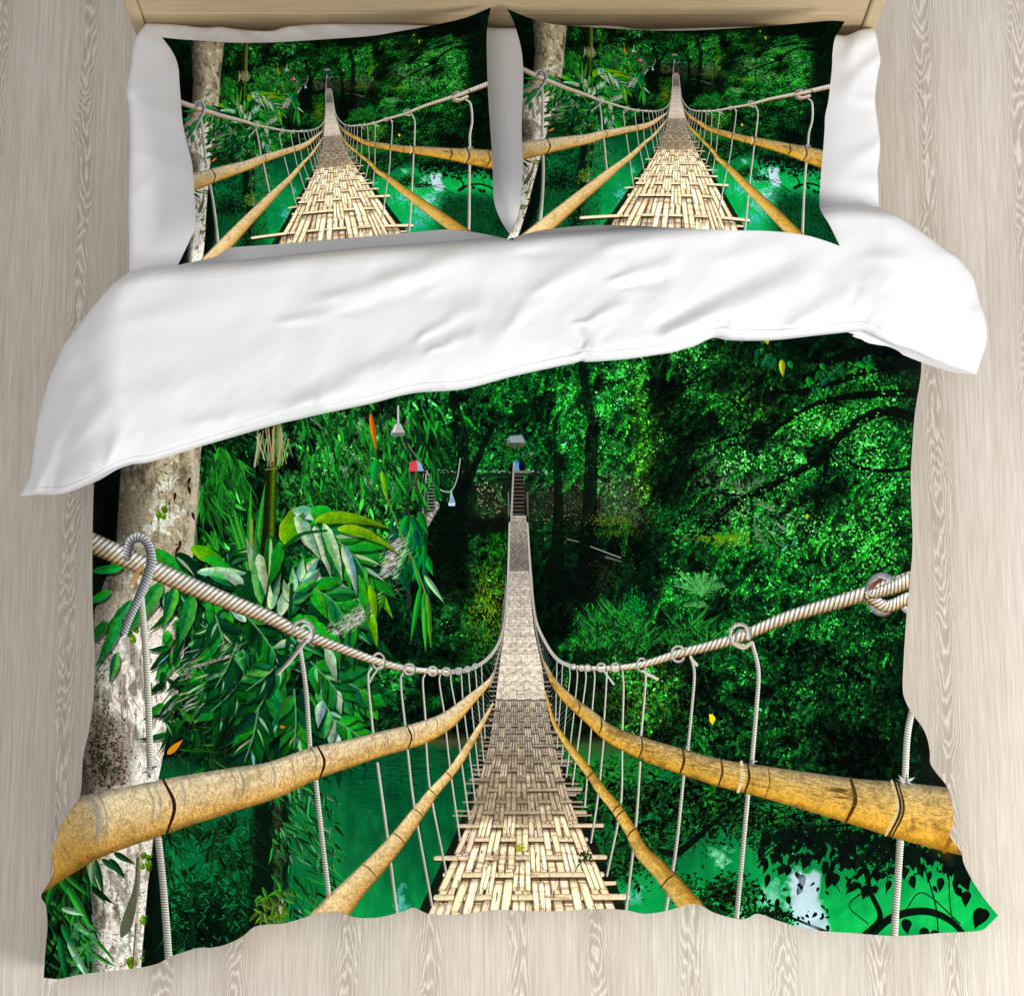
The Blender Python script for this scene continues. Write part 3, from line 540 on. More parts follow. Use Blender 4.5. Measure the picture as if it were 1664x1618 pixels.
    def slat(f0, f1, ya, yb, jit):
        ym = (ya+yb)/2
        pts = [(lane(ya, (f0+f1)/2), ya, max(.5, (lane(ya, f1)-lane(ya, f0))/2*.97)), (lane(yb, (f0+f1)/2)+q.uniform(-.06, .06)*(yb-ya), yb, max(.5, (lane(yb, f1)-lane(yb, f0))/2*.97))]
        c = slatcol(ym, jit)*np.array([1, q.uniform(.965, 1.01), q.uniform(.93, 1.03)]); hh = yb-ya; kn = q.random(); ks = q.random() < .45
        def fn(s, v, X, Y, sl):
            k = (1.04-.62*np.abs(v)**4)*(.92+.14*NF[sl])
            e = np.clip((Y-ya)/(hh*.16), 0, 1)*.46+.54
            e2 = np.clip((yb-Y)/(hh*.12), 0, 1)*.3+.7
            if ks and hh > 12: k = k*(1-.22*np.exp(-((Y-ya-kn*hh)/1.1)**2))
            return c*(k*e*e2)[..., None]
        w = pts[0][2]
        x0, x1 = pts[0][0], pts[1][0]
        A.poly([(x0-w, ya), (x0+w, ya), (x1+pts[1][2], yb), (x1-pts[1][2], yb)], lambda X, Y, sl: fn(None, np.clip((X-(x0+(x1-x0)*np.clip((Y-ya)/hh, 0, 1)))/w, -1, 1), X, Y, sl))
    for i in range(len(ys)-1):
        y0, y1 = ys[i], ys[i+1]; h = y1-y0
        big = y0 > 1130
        if not big:
            c_ = slatcol((y0+y1)/2, U(.93, 1.05))
            A.poly([(lane(y0-.4, 0), y0-.4), (lane(y0-.4, 1), y0-.4), (lane(y1+.4, 1), y1+.4), (lane(y1+.4, 0), y1+.4)], lambda X, Y, sl: c_*(.78+.42*NF[sl])[..., None])
            for j in range(7):
                f0, f1 = (j+U(0, .2))/7, (j+U(.75, 1))/7
                if (i+j) % 2 and q.random() < .9: A.stroke([(lane(y1, f0), y1-.6+U(-.5, .5), .4+h*.035), (lane(y1, f1), y1-.6+U(-.5, .5), .4+h*.035)], (52,48,44), .62)
                if q.random() < .35: A.stroke([(lane(y0, f1), y0, .4+h*.03), (lane(y1, f1), y1, .4+h*.03)], (90,84,78), .4)
            continue
    i0 = next(i for i, y in enumerate(ys) if y > 1130)
    for i in range(i0, len(ys)-1):
        y0, y1 = ys[i], ys[i+1]; h = y1-y0
        for j in range(NG):
            n = 3 if h < 15 else 2 if h > 24 else q.choice((2, 2, 3))
            cuts = [k/n for k in range(n+1)]
            for k in range(n):
                f0 = fr[j]+(fr[j+1]-fr[j])*cuts[k]; f1 = fr[j]+(fr[j+1]-fr[j])*cuts[k+1]
                slat(f0, f1, y0+h*.12, y1+h*.1, U(.80, 1.0))
    for i in range(i0, len(ys)-1):
        y0, y1 = ys[i], ys[i+1]; h = y1-y0
        # cross bar at y1, in lengths, running under every second group
        bw = min(h*.13+.6, 8.5)
        le, ri = interp(EDGE, y1)
        ov = (q.random() < .55)*U(.3, 2.2)*h*.8; ov2 = (q.random() < .6)*U(.3, 2.2)*h*.8
        t1, t2 = U(-.08, .08)*h, U(-.08, .08)*h
        c = slatcol(y1, U(.82, .96))
        A.stroke([(le-ov, y1+bw*1.4, bw*.8), (ri+ov2, y1+t2+bw*1.4, bw*.8)], (44,30,18), .62)
        A.stroke([(le-ov, y1+t1, bw), (ri+ov2, y1+t2, bw)], lambda s, v, X, Y, sl: c*((1.0+.1*v-.3*np.abs(v)**3+.0)*(.82+.3*NF[sl]))[..., None])
        if q.random() < .5 and h > 12:
            s = q.choice((-1, 1)); e = le if s < 0 else ri
            A.stroke([(e-s*h*.3, y1+h*.45, bw*.8), (e+s*h*U(.3, 1.4), y1+h*(.45+U(-.1, .1)), bw*.7)], slatcol(y1, .8))
        for j in range(NG):
            if (i+j) % 2 == 0 and q.random() < .90:
                n = 3 if h < 15 else q.choice((2, 2, 2, 3)); gj = U(.92, 1.08)
                for k in range(n):
                    f0 = fr[j]+(fr[j+1]-fr[j])*k/n; f1 = fr[j]+(fr[j+1]-fr[j])*(k+1)/n
                    slat(f0, f1, y1-h*.74+U(-.13, .10)*h, y1+h*.82+U(-.10, .13)*h, gj*U(.90, 1.08))
    for k in range(70):     # wider dark chinks and short bits of shade between the slats
        y = U(1200, 1840); x = lane(y, U(.03, .97)); s_ = (y-1080)/400
        A.leaf(x, y, U(8, 26)*s_, U(1.0, 2.0)*s_, U(1.35, 1.8), (40,28,16), alpha=.8)
    for k in range(46):
        y = U(1230, 1840); f = U(.02, .9); s_ = (y-1080)/400
        A.stroke([(lane(y, f), y, 2.6*s_), (lane(y, f+U(.05, .2)), y+U(-5, 5)*s_, 1.6*s_)], (84,62,38), .34, soft=3)
    for k in range(260):
        y = U(1180, 1840); x = lane(y, U(.02, .98)); s = (y-1080)/400
        A.leaf(x, y, U(4, 16)*s, U(.4, .9)*s+.3, U(1.2, 1.9), (60,44,28), alpha=.6)
    for k in range(50):
        y = U(1230, 1480); A.leaf(lane(y, U(.05, .95)), y, U(3, 9), U(.6, 1.4), U(-.4, .4), (U(110,160), U(60,90), U(20,40)), alpha=.6)
    for k in range(20):      # soft tree shade lying over the far slats
        y = U(1215, 1335); A.stroke([(lane(y, 0), y, U(3, 7)), (lane(y, U(.5, 1)), y+U(-4, 4), U(2, 6))], (90,78,60), .2, soft=6)
    for a in (.1, .9, 2.2, 3.6): A.leaf(845, 1376, 11, 2.6, a, (150,165,20))
    for k in range(26): A.leaf(U(940, 962), U(1384, 1402), U(5, 12), 1.6, U(0, 6.28), (20,50,15))
    # ties that stick out beside the far deck
    for y in np.arange(1040, 1330, 7.5):
        l, e = interp(EDGE, y); k = (y-1000)/100
        for s, ed in ((-1, l), (1, e)):
            if q.random() < .8: A.stroke([(ed, y, .6+k*.3), (ed+s*(4+k*6*U(.5, 1.3)), y+U(-1, 1), .5+k*.3)], slatcol(y, .75), .9)
    # ---- hangers (behind the poles)
    wire = lambda b=1., k=0.: (lambda s, v, X, Y, sl: np.array([198,198,184])*b*((.82-.36*v)*(1+k*(np.clip(np.sin(s*1.5+v*1.2)*1.6, -1, 1)-.1)))[..., None])
    HL = [([(228,955,5.5),(238,1080,5.5),(245,1258,5.5)], [(257,1362,6),(266,1450,6),(276,1590,6.5),(290,1850,7)]), ([(487,1050,3.6),(497,1120,3.8),(504,1222,4)], [(513,1268,4),(524,1370,4.2),(536,1470,4.2)]),
          ([(603,1085,2),(598,1105,2),(607,1200,2.2)], [(613,1240,2.4),(628,1350,2.5),(647,1500,2.6),(670,1650,3)]), ([(654,1094,1.8),(651,1110,1.8),(659,1186,1.9)], [(662,1218,2),(673,1310,2.1),(702,1472,2.2)]),
          ([(690,1096,1.6),(687,1110,1.6),(692,1178,1.7)], [(692,1205,1.7),(699,1285,1.8),(725,1418,1.9)]), ([(715,1096,1.4),(714,1110,1.4),(722,1160,1.5)], [(724,1185,1.5),(732,1255,1.6),(747,1362,1.7)]),
          ([(732,1094,1.3),(733,1110,1.3),(740,1148,1.3)], [(741,1170,1.4),(750,1240,1.5),(762,1330,1.6)]), ([(749,1092,1.2),(752,1140,1.2)], [(754,1155,1.2),(772,1300,1.4)]), ([(761,1090,1.1),(764,1130,1.1)], [(766,1145,1.1),(778,1260,1.2)]), ([(772,1085,1),(775,1122,1)], [(776,1135,1),(786,1235,1.1)]), ([(782,1080,.9),(788,1200,1)], [])]
    HR = [([(1466,985,5),(1488,1015,5.3),(1490,1110,5.5),(1475,1190,5.5),(1470,1275,5.5)], [(1463,1362,6),(1458,1440,6),(1453,1525,6.2),(1440,1850,7)]), ([(1222,1045,3.4),(1232,1090,3.6),(1229,1150,3.6),(1221,1245,3.8)], [(1215,1292,3.8),(1206,1390,4),(1196,1500,4.2),(1180,1700,5),(1166,1860,5.6)]),
          ([(1122,1066,2.2),(1128,1095,2.4),(1124,1150,2.4),(1117,1222,2.5)], [(1111,1258,2.6),(1098,1380,2.8),(1080,1490,3),(1050,1700,4)]), ([(1049,1084,1.8),(1048,1120,1.9),(1040,1210,2)], [(1040,1238,2),(1033,1340,2.2),(1017,1478,2.4)]),
          ([(1011,1088,1.6),(1013,1120,1.7),(1011,1190,1.7)], [(1011,1220,1.7),(1008,1310,1.9),(986,1422,2)]), ([(986,1090,1.5),(984,1130,1.5),(981,1180,1.5)], [(981,1200,1.5),(972,1290,1.7),(960,1368,1.8)]), ([(965,1089,1.3),(966,1105,1.3),(961,1166,1.4)], [(961,1180,1.4),(950,1310,1.6)]),
          ([(950,1088,1.2),(952,1102,1.2),(946,1150,1.2)], [(945,1165,1.3),(930,1275,1.5)]), ([(937,1086,1.1),(938,1100,1.1),(934,1142,1.1)], [(933,1155,1.1),(920,1262,1.3)]), ([(925,1084,1),(926,1100,1),(922,1132,1)], [(921,1145,1),(912,1240,1.1)]), ([(914,1078,.9),(912,1118,.9)], [(911,1130,.9),(905,1215,1)]), ([(905,1072,.9),(902,1190,.9)], [])]
    for s in (-1, 1):        # the fine mesh of wires beside the far deck
        for k in range(34):
            y = 960+k*7.; l, e = interp(EDGE, y); ed = (l if s < 0 else e)
            top = np.interp(y-30, [850,950,1010,1045,1072,1088], [0,1,3,6,16,44]); 
            A.stroke([(ed+s*(2+top*.7), y-26, .6), (ed+s*2.5, y+10, .6)], (150,150,150), .45)
    for up, lo in HL+HR:
        w_ = up[0][2]; k_ = .19 if w_ > 3 else .16 if w_ > 2 else .05
        A.stroke(up, wire(1, k_))
        if lo: A.stroke(lo, wire(.97, k_))
    # ---- bamboo poles
    def pole(pts, top, mid, low, grime=.5, joints=(), flip=1):
        def fn(s, v, X, Y, sl):
            v = v*flip
            n = N3[sl]; m = N2[sl]; f = NF[sl]
            t = np.clip(v*.5+.5, 0, 1)
            a = np.clip(t*2, 0, 1)[..., None]; b = np.clip(t*2-1, 0, 1)[..., None]
            c = np.asarray(top)*(1-a)+np.asarray(mid)*a; c = c*(1-b)+np.asarray(low)*b
            d = np.clip((n*.8+m*.25-.56)*5, 0, 1)*grime
            c = c*(1-d[..., None])+np.array([96,72,36])*d[..., None]
            k = (.80+.36*f)*(1-.55*np.clip(np.abs(v)-.72, 0, 1)*2.4)
            return c*k[..., None]
        A.stroke(pts, fn)
    def band(x, y, hw, ang, col, w=1.6, curve=.25, alpha=1.):
        ca, sa = math.cos(ang), math.sin(ang)   # ang: direction across the pole
        px, py = -sa, ca
        A.stroke([(x-ca*hw, y-sa*hw, w*.6), (x-px*curve*hw*.7, y-py*curve*hw*.7, w), (x+ca*hw, y+sa*hw, w*.6)], col, alpha)
    PLL = [(801, 1143, 1.6), (781, 1179, 4.6), (750, 1230, 7), (729, 1259, 7.4), (703, 1288, 8.9), (680, 1319, 11.2), (635, 1378, 15.0), (575, 1443, 19.8), (540, 1483, 24.9), (430, 1610, 32.7), (300, 1770, 43.0), (230, 1860, 48.2)]
    PRL = [(886, 1124, 1.6), (900, 1173, 3.6), (919, 1205, 5.4), (940, 1233, 7), (960, 1259, 7.4), (978, 1285, 8.5), (1002, 1314, 9.4), (1025, 1350, 10.3), (1043, 1384, 12.2), (1069, 1410, 14.4), (1102, 1448, 17.1), (1122, 1473, 18.9), (1190, 1556, 24.3), (1330, 1706, 34.2), (1480, 1860, 41.4)]
    pole(PLL, (232,208,158), (228,196,138), (186,140,70), .28, flip=-1); pole(PRL, (206,176,106), (202,162,76), (140,104,34), .35, flip=-1)
    for x, y, h in [(729,1259,9),(703,1288,11),(679,1320,13),(648,1362,17),(600,1415,21)]: band(x, y, h, .75, (88,66,34), 1.1, .2, .8)
    for x, y, h in [(1002,1313,11),(1008,1322,11),(1027,1352,12.5),(960,1259,8),(1086,1430,17)]: band(x, y, h, -.75, (70,48,20), 1.4, .2, .9)
    PLU = [(803,1092,1.5),(794,1108,4.4),(766,1135,8.6),(727,1170,14.5),(680,1192,18.5),(620,1208,20),(573,1222,22),(510,1240,26),(442,1267,30),(379,1282,35),(288,1304,42),(200,1328,48),(131,1349,54),(60,1385,60),(0,1420,64)]
    pole(PLU, (216,202,170), (220,194,146), (204,152,66), .28, flip=-1)
    PRU = [(884,1076,2),(900,1108,5.8),(924,1136,9),(960,1166,11.6),(991,1192,13.6),(1043,1215,17.6),(1080,1228,19.5),(1165,1254,22),(1246,1271,26),(1376,1299,36),(1457,1315,45),(1530,1329,51),(1664,1352,60)]
    pole(PRU, (160,146,112), (196,158,82), (198,146,40), .55, flip=1)
    # leftmost stretch is yellower
    A.poly([(0,1350),(130,1310),(150,1395),(0,1470)], (225,165,40), .28, 24)
    for k in range(300):
        x = U(90, 700); c, h = interp([(p[0], p[1], p[2]) for p in sorted(PLU)], x); v = U(-.8, .9)
        A.leaf(x, c+v*h, U(5, 18), U(.5, 1.2), U(1.1, 1.9), (U(110,150), U(80,105), U(40,60)), alpha=.5)
    for x, w, col in [(150,7,(150,155,160)),(163,3,(140,140,140)),(240,3,(130,130,125)),(252,3,(140,140,135)),(292,3,(150,150,148)),(375,2,(130,115,90)),(388,3,(120,120,118)),(440,3,(130,130,128)),(470,1.2,(120,95,60)),(508,2,(140,130,110)),(625,2,(140,135,120)),(706,1.6,(120,100,70)),(668,1.2,(110,80,50))]:
        c, h = interp([(p[0], p[1], p[2]) for p in sorted(PLU)], x); band(x+2, c-h*.25, h*.7, 1.45, col, w*.7, .35, .55)
    for x, w in [(268,3),(518,2.2),(662,1.4)]:
        c, h = interp([(p[0], p[1], p[2]) for p in sorted(PLU)], x); band(x, c, h*1.02, 1.5, (52,26,22), w, .5)
    for x, w, col in [(1040,1.6,(70,48,20)),(1107,2.2,(50,36,18)),(1169,2,(60,44,20)),(1202,4,(205,190,150)),(1212,2.2,(48,36,20)),(1245,1.2,(110,80,30)),(1378,3.4,(56,40,16)),(1444,3.2,(190,172,124)),(1449,2.2,(36,30,26)),(1454,2,(40,34,30)),(975,1.4,(70,50,20)),(940,1.2,(80,60,30)),(1540,5,(120,84,14))]:
        c, h = interp([(p[0], p[1], p[2]) for p in sorted(PRU)], x); band(x, c, h*1.02, 1.68, col, w, .3 if x < 1300 else .45, .92)
    for k in range(420):
        x = U(980, 1560); c, h = interp([(p[0], p[1], p[2]) for p in sorted(PRU)], x); v = U(-.9, .4)
        A.leaf(x, c+v*h, U(6, 26), U(.5, 1.3), U(.05, .35), (U(80,130), U(60,95), U(24,50)), alpha=.45)
    for k in range(6): A.leaf(1378, 1290+U(-8, 10), U(30, 60), U(1, 2), 3.3+U(-.12, .12), (84,58,20), alpha=.8)
    A.poly([(1512,1378),(1525,1345),(1550,1352),(1545,1400)], (120,84,16), .35, 8)
    # knots where hangers meet the poles
    for x, y, s in [(246,1252,7),(505,1214,5),(607,1198,3),(659,1183,2.4),(1470,1270,9),(1221,1236,5),(1117,1213,3),(1040,1205,2.4)]:
        for k in range(7): A.leaf(x+U(-s, s)*.7, y+U(-s, s)*.7, s*1.8, s*.28, U(0, 6.28), [U(60, 190)]*3)
    # ---- the two thick ropes
    def rope(pts, per):
        P = spline(pts, 8)
        wm = [(p[0], p[2]) for p in sorted(pts)]
        def fn(s, v, X, Y, sl):
            w = np.interp(X, [a for a, b in wm], [b for a, b in wm])
            ph = (s/(8.5 if per > .52 else 6.5)+v*.8)*6.28
            st = .5+.5*np.sin(ph)
            base = np.array([224,220,210])*(1-np.clip(v*.9+.25, 0, 1)[..., None])+np.array([164,134,90])*np.clip(v*.9+.25, 0, 1)[..., None]
            amt = np.clip((w-2.5)/6, 0, 1)
            k = 1.05-amt*.5*np.clip(.62-st, 0, 1)*1.6
            edge = 1-.55*np.clip(np.abs(v)-.6, 0, 1)*2
            return base*(k*edge*(.9+.2*NF[sl]))[..., None]
        A.stroke(pts, fn)
    A.stroke([(828,850,1.6),(825,950,1.8),(820,1010,2),(810,1045,2.4),(790,1072,3),(760,1088,3.4),(725,1092,4)], (170,168,160))
    A.stroke([(857,850,1.6),(862,925,1.8),(869,1000,2),(887,1045,2.5),(907,1072,3),(932,1084,3.6)], (170,168,160))
    A.stroke([(822,1000,1),(816,1040,1.2),(806,1080,1.5),(800,1105,1.8),(796,1112,2)], (150,140,120), .9); A.stroke([(866,990,1),(874,1040,1.2),(884,1078,1.6),(892,1095,2)], (150,140,120), .9)
    rope([(725,1092,4),(665,1087,5.2),(615,1075,6.4),(550,1052,8),(480,1025,10),(437,1003,11.4),(338,964,14),(259,930,15.5),(156,885,16.5),(60,842,18),(0,815,19)][::-1], .55)
    rope([(932,1084,3.6),(982,1086,4.4),(1042,1080,5.6),(1102,1062,7),(1152,1050,8),(1202,1035,9),(1282,1002,10),(1382,972,11.5),(1477,942,13.5),(1570,910,15),(1664,878,16)], .55)
    # rings of wire about the ropes
    def ring(x, y, rx, ry, w, a0=0., a1=6.28, col=(178,176,168), dark=(90,80,70)):
        pts = []
        for k in range(15):
            a = a0+(a1-a0)*k/14; pts.append((x+rx*math.cos(a), y+ry*math.sin(a), w))
        A.stroke([(p[0]+w*.4, p[1]+w*.5, w*.9) for p in pts], dark, .7, 4)
        A.stroke(pts, lambda s, v, X, Y, sl: np.asarray(col)*((.9+.25*v)*(.8+.4*NF[sl]))[..., None], 1, 4)
    for x, y, s in [(665,1087,9),(703,1090,7.5),(725,1091,6.5),(745,1090,5.5),(760,1087,4.6),(772,1082,4),(955,1085,5),(945,1085,4.5),(932,1083,4),(977,1084,7),(1000,1084,7)]: ring(x, y, s, s*.95, .8+s*.13)
    ring(615,1074,10,13,1.9, -2.4, 2.6); ring(1043,1080,8,11,1.6, .6, 5.6); ring(1102,1062,11,13,2.0, .6, 5.8)
    A.stroke([(618,1082,1.6),(606,1098,1.8),(600,1110,1.4)], (170,170,160)); A.stroke([(980,1088,1.2),(997,1111,2)], (180,180,172)); A.stroke([(1044,1090,1.8),(1068,1103,2.6)], (190,188,178)); A.stroke([(1122,1068,2),(1132,1080,2.6)], (190,188,178))
    ring(492,1025,17,17,2.8, -3.0, 2.0); ring(497,1029,10,14,2.2, -2.6, 1.6, col=(206,204,198)); A.stroke([(497,1040,3.4),(475,1068,3.6),(452,1094,3)], lambda s, v, X, Y, sl: np.array([190,184,172])*(.75-.4*v)[..., None])
    ring(1202,1032,16,18,3.0, 1.2, 6.6); ring(1204,1035,9,12,1.8, 1.6, 5.6, col=(150,140,124)); A.stroke([(1195,1046,3),(1208,1052,3.4),(1222,1044,3)], (186,172,150))
    ring(1433,965,23,30,5.4, 1.2, 6.0, (150,150,152), (96,52,30)); A.stroke([(1414,980,4),(1416,955,4),(1430,942,3.4)], (110,58,34), .8)
    rope([(1412,968,9),(1440,985,10),(1475,972,10)], .5); rope([(1418,965,8),(1450,955,11),(1480,942,13)], .5)
    A.stroke([(206,905,7),(212,880,7),(228,874,7),(241,886,7),(246,910,8),(240,935,8),(228,965,7),(212,1000,6.5),(200,1030,6)], lambda s, v, X, Y, sl: np.stack([np.full_like(v, 176), np.full_like(v, 178), np.full_like(v, 182)], -1)*((.76-.40*v)*(.9+.22*np.clip(2*np.sin(s*1.3+v*2.4), -1, 1)))[..., None])
    A.stroke([(216,945,5),(225,928,4),(232,922,3)], (170,130,80), .8)
    # slight grade: deep blacks, rich colour
    a = np.clip(A.a/255., 0, 1)
    def blur(z, n):
        for ax in (0, 1):
            p = np.pad(z, [(n, n) if i == ax else (0, 0) for i in range(3)], mode='edge'); c = np.cumsum(p, ax, dtype=np.float64)
            k = 2*n+1; hi = np.take(c, range(k-1, c.shape[ax]), ax); lo = np.concatenate([np.zeros_like(np.take(c, [0], ax)), np.take(c, range(0, c.shape[ax]-k), ax)], ax)
            z = ((hi-lo)/k).astype(np.float32)
        return z
    a = np.clip(a+(a-blur(a, 2))*.35, 0, 1)
    m = np.clip((a[..., 1]-np.maximum(a[..., 0], a[..., 2]))*3, 0, 1)*a[..., 1]
    a[..., 2] -= .11*m; a[..., 0] += .055*m
    a = np.clip(a, 0, 1)
    lum = a.mean(-1, keepdims=True)
    a = np.clip(lum+(a-lum)*1.06, 0, 1)
    return a.astype(np.float32)
PRINT_GAIN = 1.0
FLOOR_D = (.47, .405, .335); FLOOR_M = (.645, .58, .50); FLOOR_L = (.83, .79, .725)
KEY = ((4.2, -2.6, 3.9), (0, 0, .3), 2.0, 320, (1, .99, .975)); FILL = ((-1.5, -1.3, 6.2), (0, 0, 0), 4.0, 124, (1, 1, 1))
AMB = .38
# ---------------------------------------------------------------- scene
import bpy
from mathutils import Vector
scn = bpy.context.scene; COL = scn.collection
TILT = math.radians(12.0); DIST = 6.1; KPX = 0.000258; Z0 = .55
ct, st = math.cos(TILT), math.sin(TILT)
EYE = np.array([0, -DIST*st, Z0+DIST*ct]); UP = np.array([0, ct, st]); FW = np.array([0, st, -ct])

def world(px, py, z):
    """the point at height z that a traced outline point (px, py) stands for"""
    px = np.asarray(px, float); py = np.asarray(py, float); z = np.asarray(z, float)
    ax = (px-832)*KPX; ay = (809-py)*KPX
    d = FW[:, None]*np.ones(px.size)[None]+UP[:, None]*ay.ravel()[None]+np.array([1., 0, 0])[:, None]*ax.ravel()[None]
    t = ((z.ravel()*np.ones(px.size))-EYE[2])/d[2]
    P = EYE[:, None]+d*t
    return P.T.reshape(px.shape+(3,))

def tag(o, label, cat, group=None, kind=None):
    if label: o['label'] = label
    if cat: o['category'] = cat
    if group: o['group'] = group
    if kind: o['kind'] = kind
    return o
def empty(name, loc, label, cat, group=None):
    o = bpy.data.objects.new(name, None); COL.objects.link(o); o.location = loc; o.empty_display_size = .1
    return tag(o, label, cat, group)
def mesh(name, verts, faces, mat, parent=None, uv=None, smooth=True):
    me = bpy.data.meshes.new(name)
    v = np.asarray(verts, float)
    if parent is not None: v = v-np.array(parent.location)
    me.from_pydata([tuple(p) for p in v], [], [tuple(map(int, f)) for f in faces]); me.update()
    if smooth: me.polygons.foreach_set('use_smooth', [True]*len(me.polygons))
    if uv is not None:
        L = me.uv_layers.new(name='print')
        idx = np.empty(len(me.loops), np.int32); me.loops.foreach_get('vertex_index', idx)
        L.data.foreach_set('uv', np.asarray(uv, np.float32)[idx].ravel())
    me.materials.append(mat)
    o = bpy.data.objects.new(name, me); COL.objects.link(o)
    if parent is not None: o.parent = parent
    return o
def boxes(name, bxs, mat, parent, bev=.003):
    V = []; F = []
    for (x0, y0, z0, x1, y1, z1) in bxs:
        b = len(V)
        V += [(x, y, z) for z in (z0, z1) for y in (y0, y1) for x in (x0, x1)]
        F += [(b+0, b+2, b+3, b+1), (b+4, b+5, b+7, b+6), (b+0, b+1, b+5, b+4), (b+2, b+6, b+7, b+3), (b+0, b+4, b+6, b+2), (b+1, b+3, b+7, b+5)]
    o = mesh(name, V, F, mat, parent, smooth=False)
    if bev:
        m = o.modifiers.new('edge', 'BEVEL'); m.width = bev; m.segments = 2
    return o

# ---- outlines traced in design units
def curve(pts):
    p = np.asarray(pts, float); s = np.r_[0, np.cumsum(np.hypot(*np.diff(p, axis=0).T))]; s /= s[-1]
    dense = spline([(a, b, 1.) for a, b in pts], 8)[:, :2]
    d = np.r_[0, np.cumsum(np.hypot(*np.diff(dense, axis=0).T))]; d /= d[-1]
    return lambda t: np.stack([np.interp(t, d, dense[:, 0]), np.interp(t, d, dense[:, 1])], -1)
def coons(top, bot, lef, rig, ns, nt, sp=None, tp=None):
    s = np.linspace(0, 1, ns) if sp is None else sp; t = np.linspace(0, 1, nt) if tp is None else tp
    T, B, L, R = curve(top)(s), curve(bot)(s), curve(lef)(t), curve(rig)(t)
    S = s[None, :, None]; Q = t[:, None, None]
    P = (1-Q)*T[None]+Q*B[None]+(1-S)*L[:, None]+S*R[:, None]
    P -= (1-S)*(1-Q)*T[0]+S*(1-Q)*T[-1]+(1-S)*Q*B[0]+S*Q*B[-1]
    return P, s, t           # [nt, ns, 2]
def gridfaces(nt, ns, flip=False):
    i = np.arange(nt-1)[:, None]*ns+np.arange(ns-1)[None]
    f = np.stack([i, i+ns, i+ns+1, i+1], -1).reshape(-1, 4)
    return f[:, ::-1] if flip else f
def uvof(P):
    return np.stack([(P[..., 0]-CX0)/CW, 1-(P[..., 1]-CY0)/CH], -1)

_rng = np.random.default_rng(11)
def make_noise(n=64):
    g = _rng.random((n, n))
    def f(x, y):
        x = np.asarray(x, float) % n; y = np.asarray(y, float) % n
        xi = np.floor(x).astype(int); yi = np.floor(y).astype(int); fx = x-xi; fy = y-yi
        fx = fx*fx*fx*(fx*(6*fx-15)+10); fy = fy*fy*fy*(fy*(6*fy-15)+10)
        a = g[yi % n, xi % n]; b = g[yi % n, (xi+1) % n]; c = g[(yi+1) % n, xi % n]; d = g[(yi+1) % n, (xi+1) % n]
        return (a*(1-fx)+b*fx)*(1-fy)+(c*(1-fx)+d*fx)*fy-.5
    return f
nz = make_noise()
def folds(P, L):
    """cloth folds: (x0, y0, x1, y1, half width, height)"""
    x, y = P[..., 0], P[..., 1]; out = np.zeros(x.shape)
    for (x0, y0, x1, y1, w, h) in L:
        dx, dy = x1-x0, y1-y0; l2 = dx*dx+dy*dy
        t = ((x-x0)*dx+(y-y0)*dy)/l2
        l = math.sqrt(l2); d = (-(x-x0)*dy+(y-y0)*dx)/l
        d = d+8*nz(t*3+x0*.01, y0*.013)
        e = np.where(t < 0, t*l, np.where(t > 1, (t-1)*l, 0))/(w*1.5)
        ww = w*(.55+.9*np.clip(t, 0, 1))
        out += h*np.exp(-(d/ww)**2)*np.exp(-e*e)
    return out

# ---------------------------------------------------------------- materials
def newmat(name):
    m = bpy.data.materials.new(name); m.use_nodes = True
    nt = m.node_tree; return m, nt, nt.nodes['Principled BSDF']
def N(nt, kind, **kw):
    n = nt.nodes.new(kind)
    for k, v in kw.items():
        if k in n.inputs: n.inputs[k].default_value = v
        else: setattr(n, k, v)
    return n
def fabric(name, col, weave=2600., bump=.05):
    m, nt, b = newmat(name); lk = nt.links.new
    b.inputs['Roughness'].default_value = .82; b.inputs['Specular IOR Level'].default_value = .18
    b.inputs['Sheen Weight'].default_value = .08; b.inputs['Sheen Roughness'].default_value = .5
    b.inputs['Base Color'].default_value = (*col, 1)
    tc = N(nt, 'ShaderNodeTexCoord')
    n1 = N(nt, 'ShaderNodeTexNoise', Scale=3.2, Detail=4.); n2 = N(nt, 'ShaderNodeTexNoise', Scale=900., Detail=1.)
    lk(tc.outputs['Object'], n1.inputs['Vector']); lk(tc.outputs['Object'], n2.inputs['Vector'])
    bu = N(nt, 'ShaderNodeBump', Strength=.10, Distance=.02); bu2 = N(nt, 'ShaderNodeBump', Strength=bump, Distance=.001)
    lk(n1.outputs['Fac'], bu.inputs['Height']); lk(n2.outputs['Fac'], bu2.inputs['Height']); lk(bu.outputs['Normal'], bu2.inputs['Normal']); lk(bu2.outputs['Normal'], b.inputs['Normal'])
    return m, nt, b
WHITE, _, _ = fabric('white_cotton', (.80, .80, .81))
SHEET, _, _ = fabric('sheet_cotton', (.78, .78, .79))
PRINT, ptree, pb = fabric('printed_cotton', (.5, .5, .5))
art = paint_design()
img = bpy.data.images.new('bridge_print', art.shape[1], art.shape[0], alpha=False)
px = np.ones((art.shape[0], art.shape[1], 4), np.float32); px[..., :3] = art[::-1]
img.pixels.foreach_set(px.ravel()); img.update(); img.pack()
ti = N(ptree, 'ShaderNodeTexImage', image=img, extension='EXTEND', interpolation='Linear')
um = N(ptree, 'ShaderNodeUVMap', uv_map='print'); ptree.links.new(um.outputs['UV'], ti.inputs['Vector'])
mu = N(ptree, 'ShaderNodeMix', data_type='RGBA', blend_type='MULTIPLY'); mu.inputs['Factor'].default_value = 1.
mu.inputs[7].default_value = (PRINT_GAIN, PRINT_GAIN, PRINT_GAIN, 1)
ptree.links.new(ti.outputs['Color'], mu.inputs[6]); ptree.links.new(mu.outputs[2], pb.inputs['Base Color'])
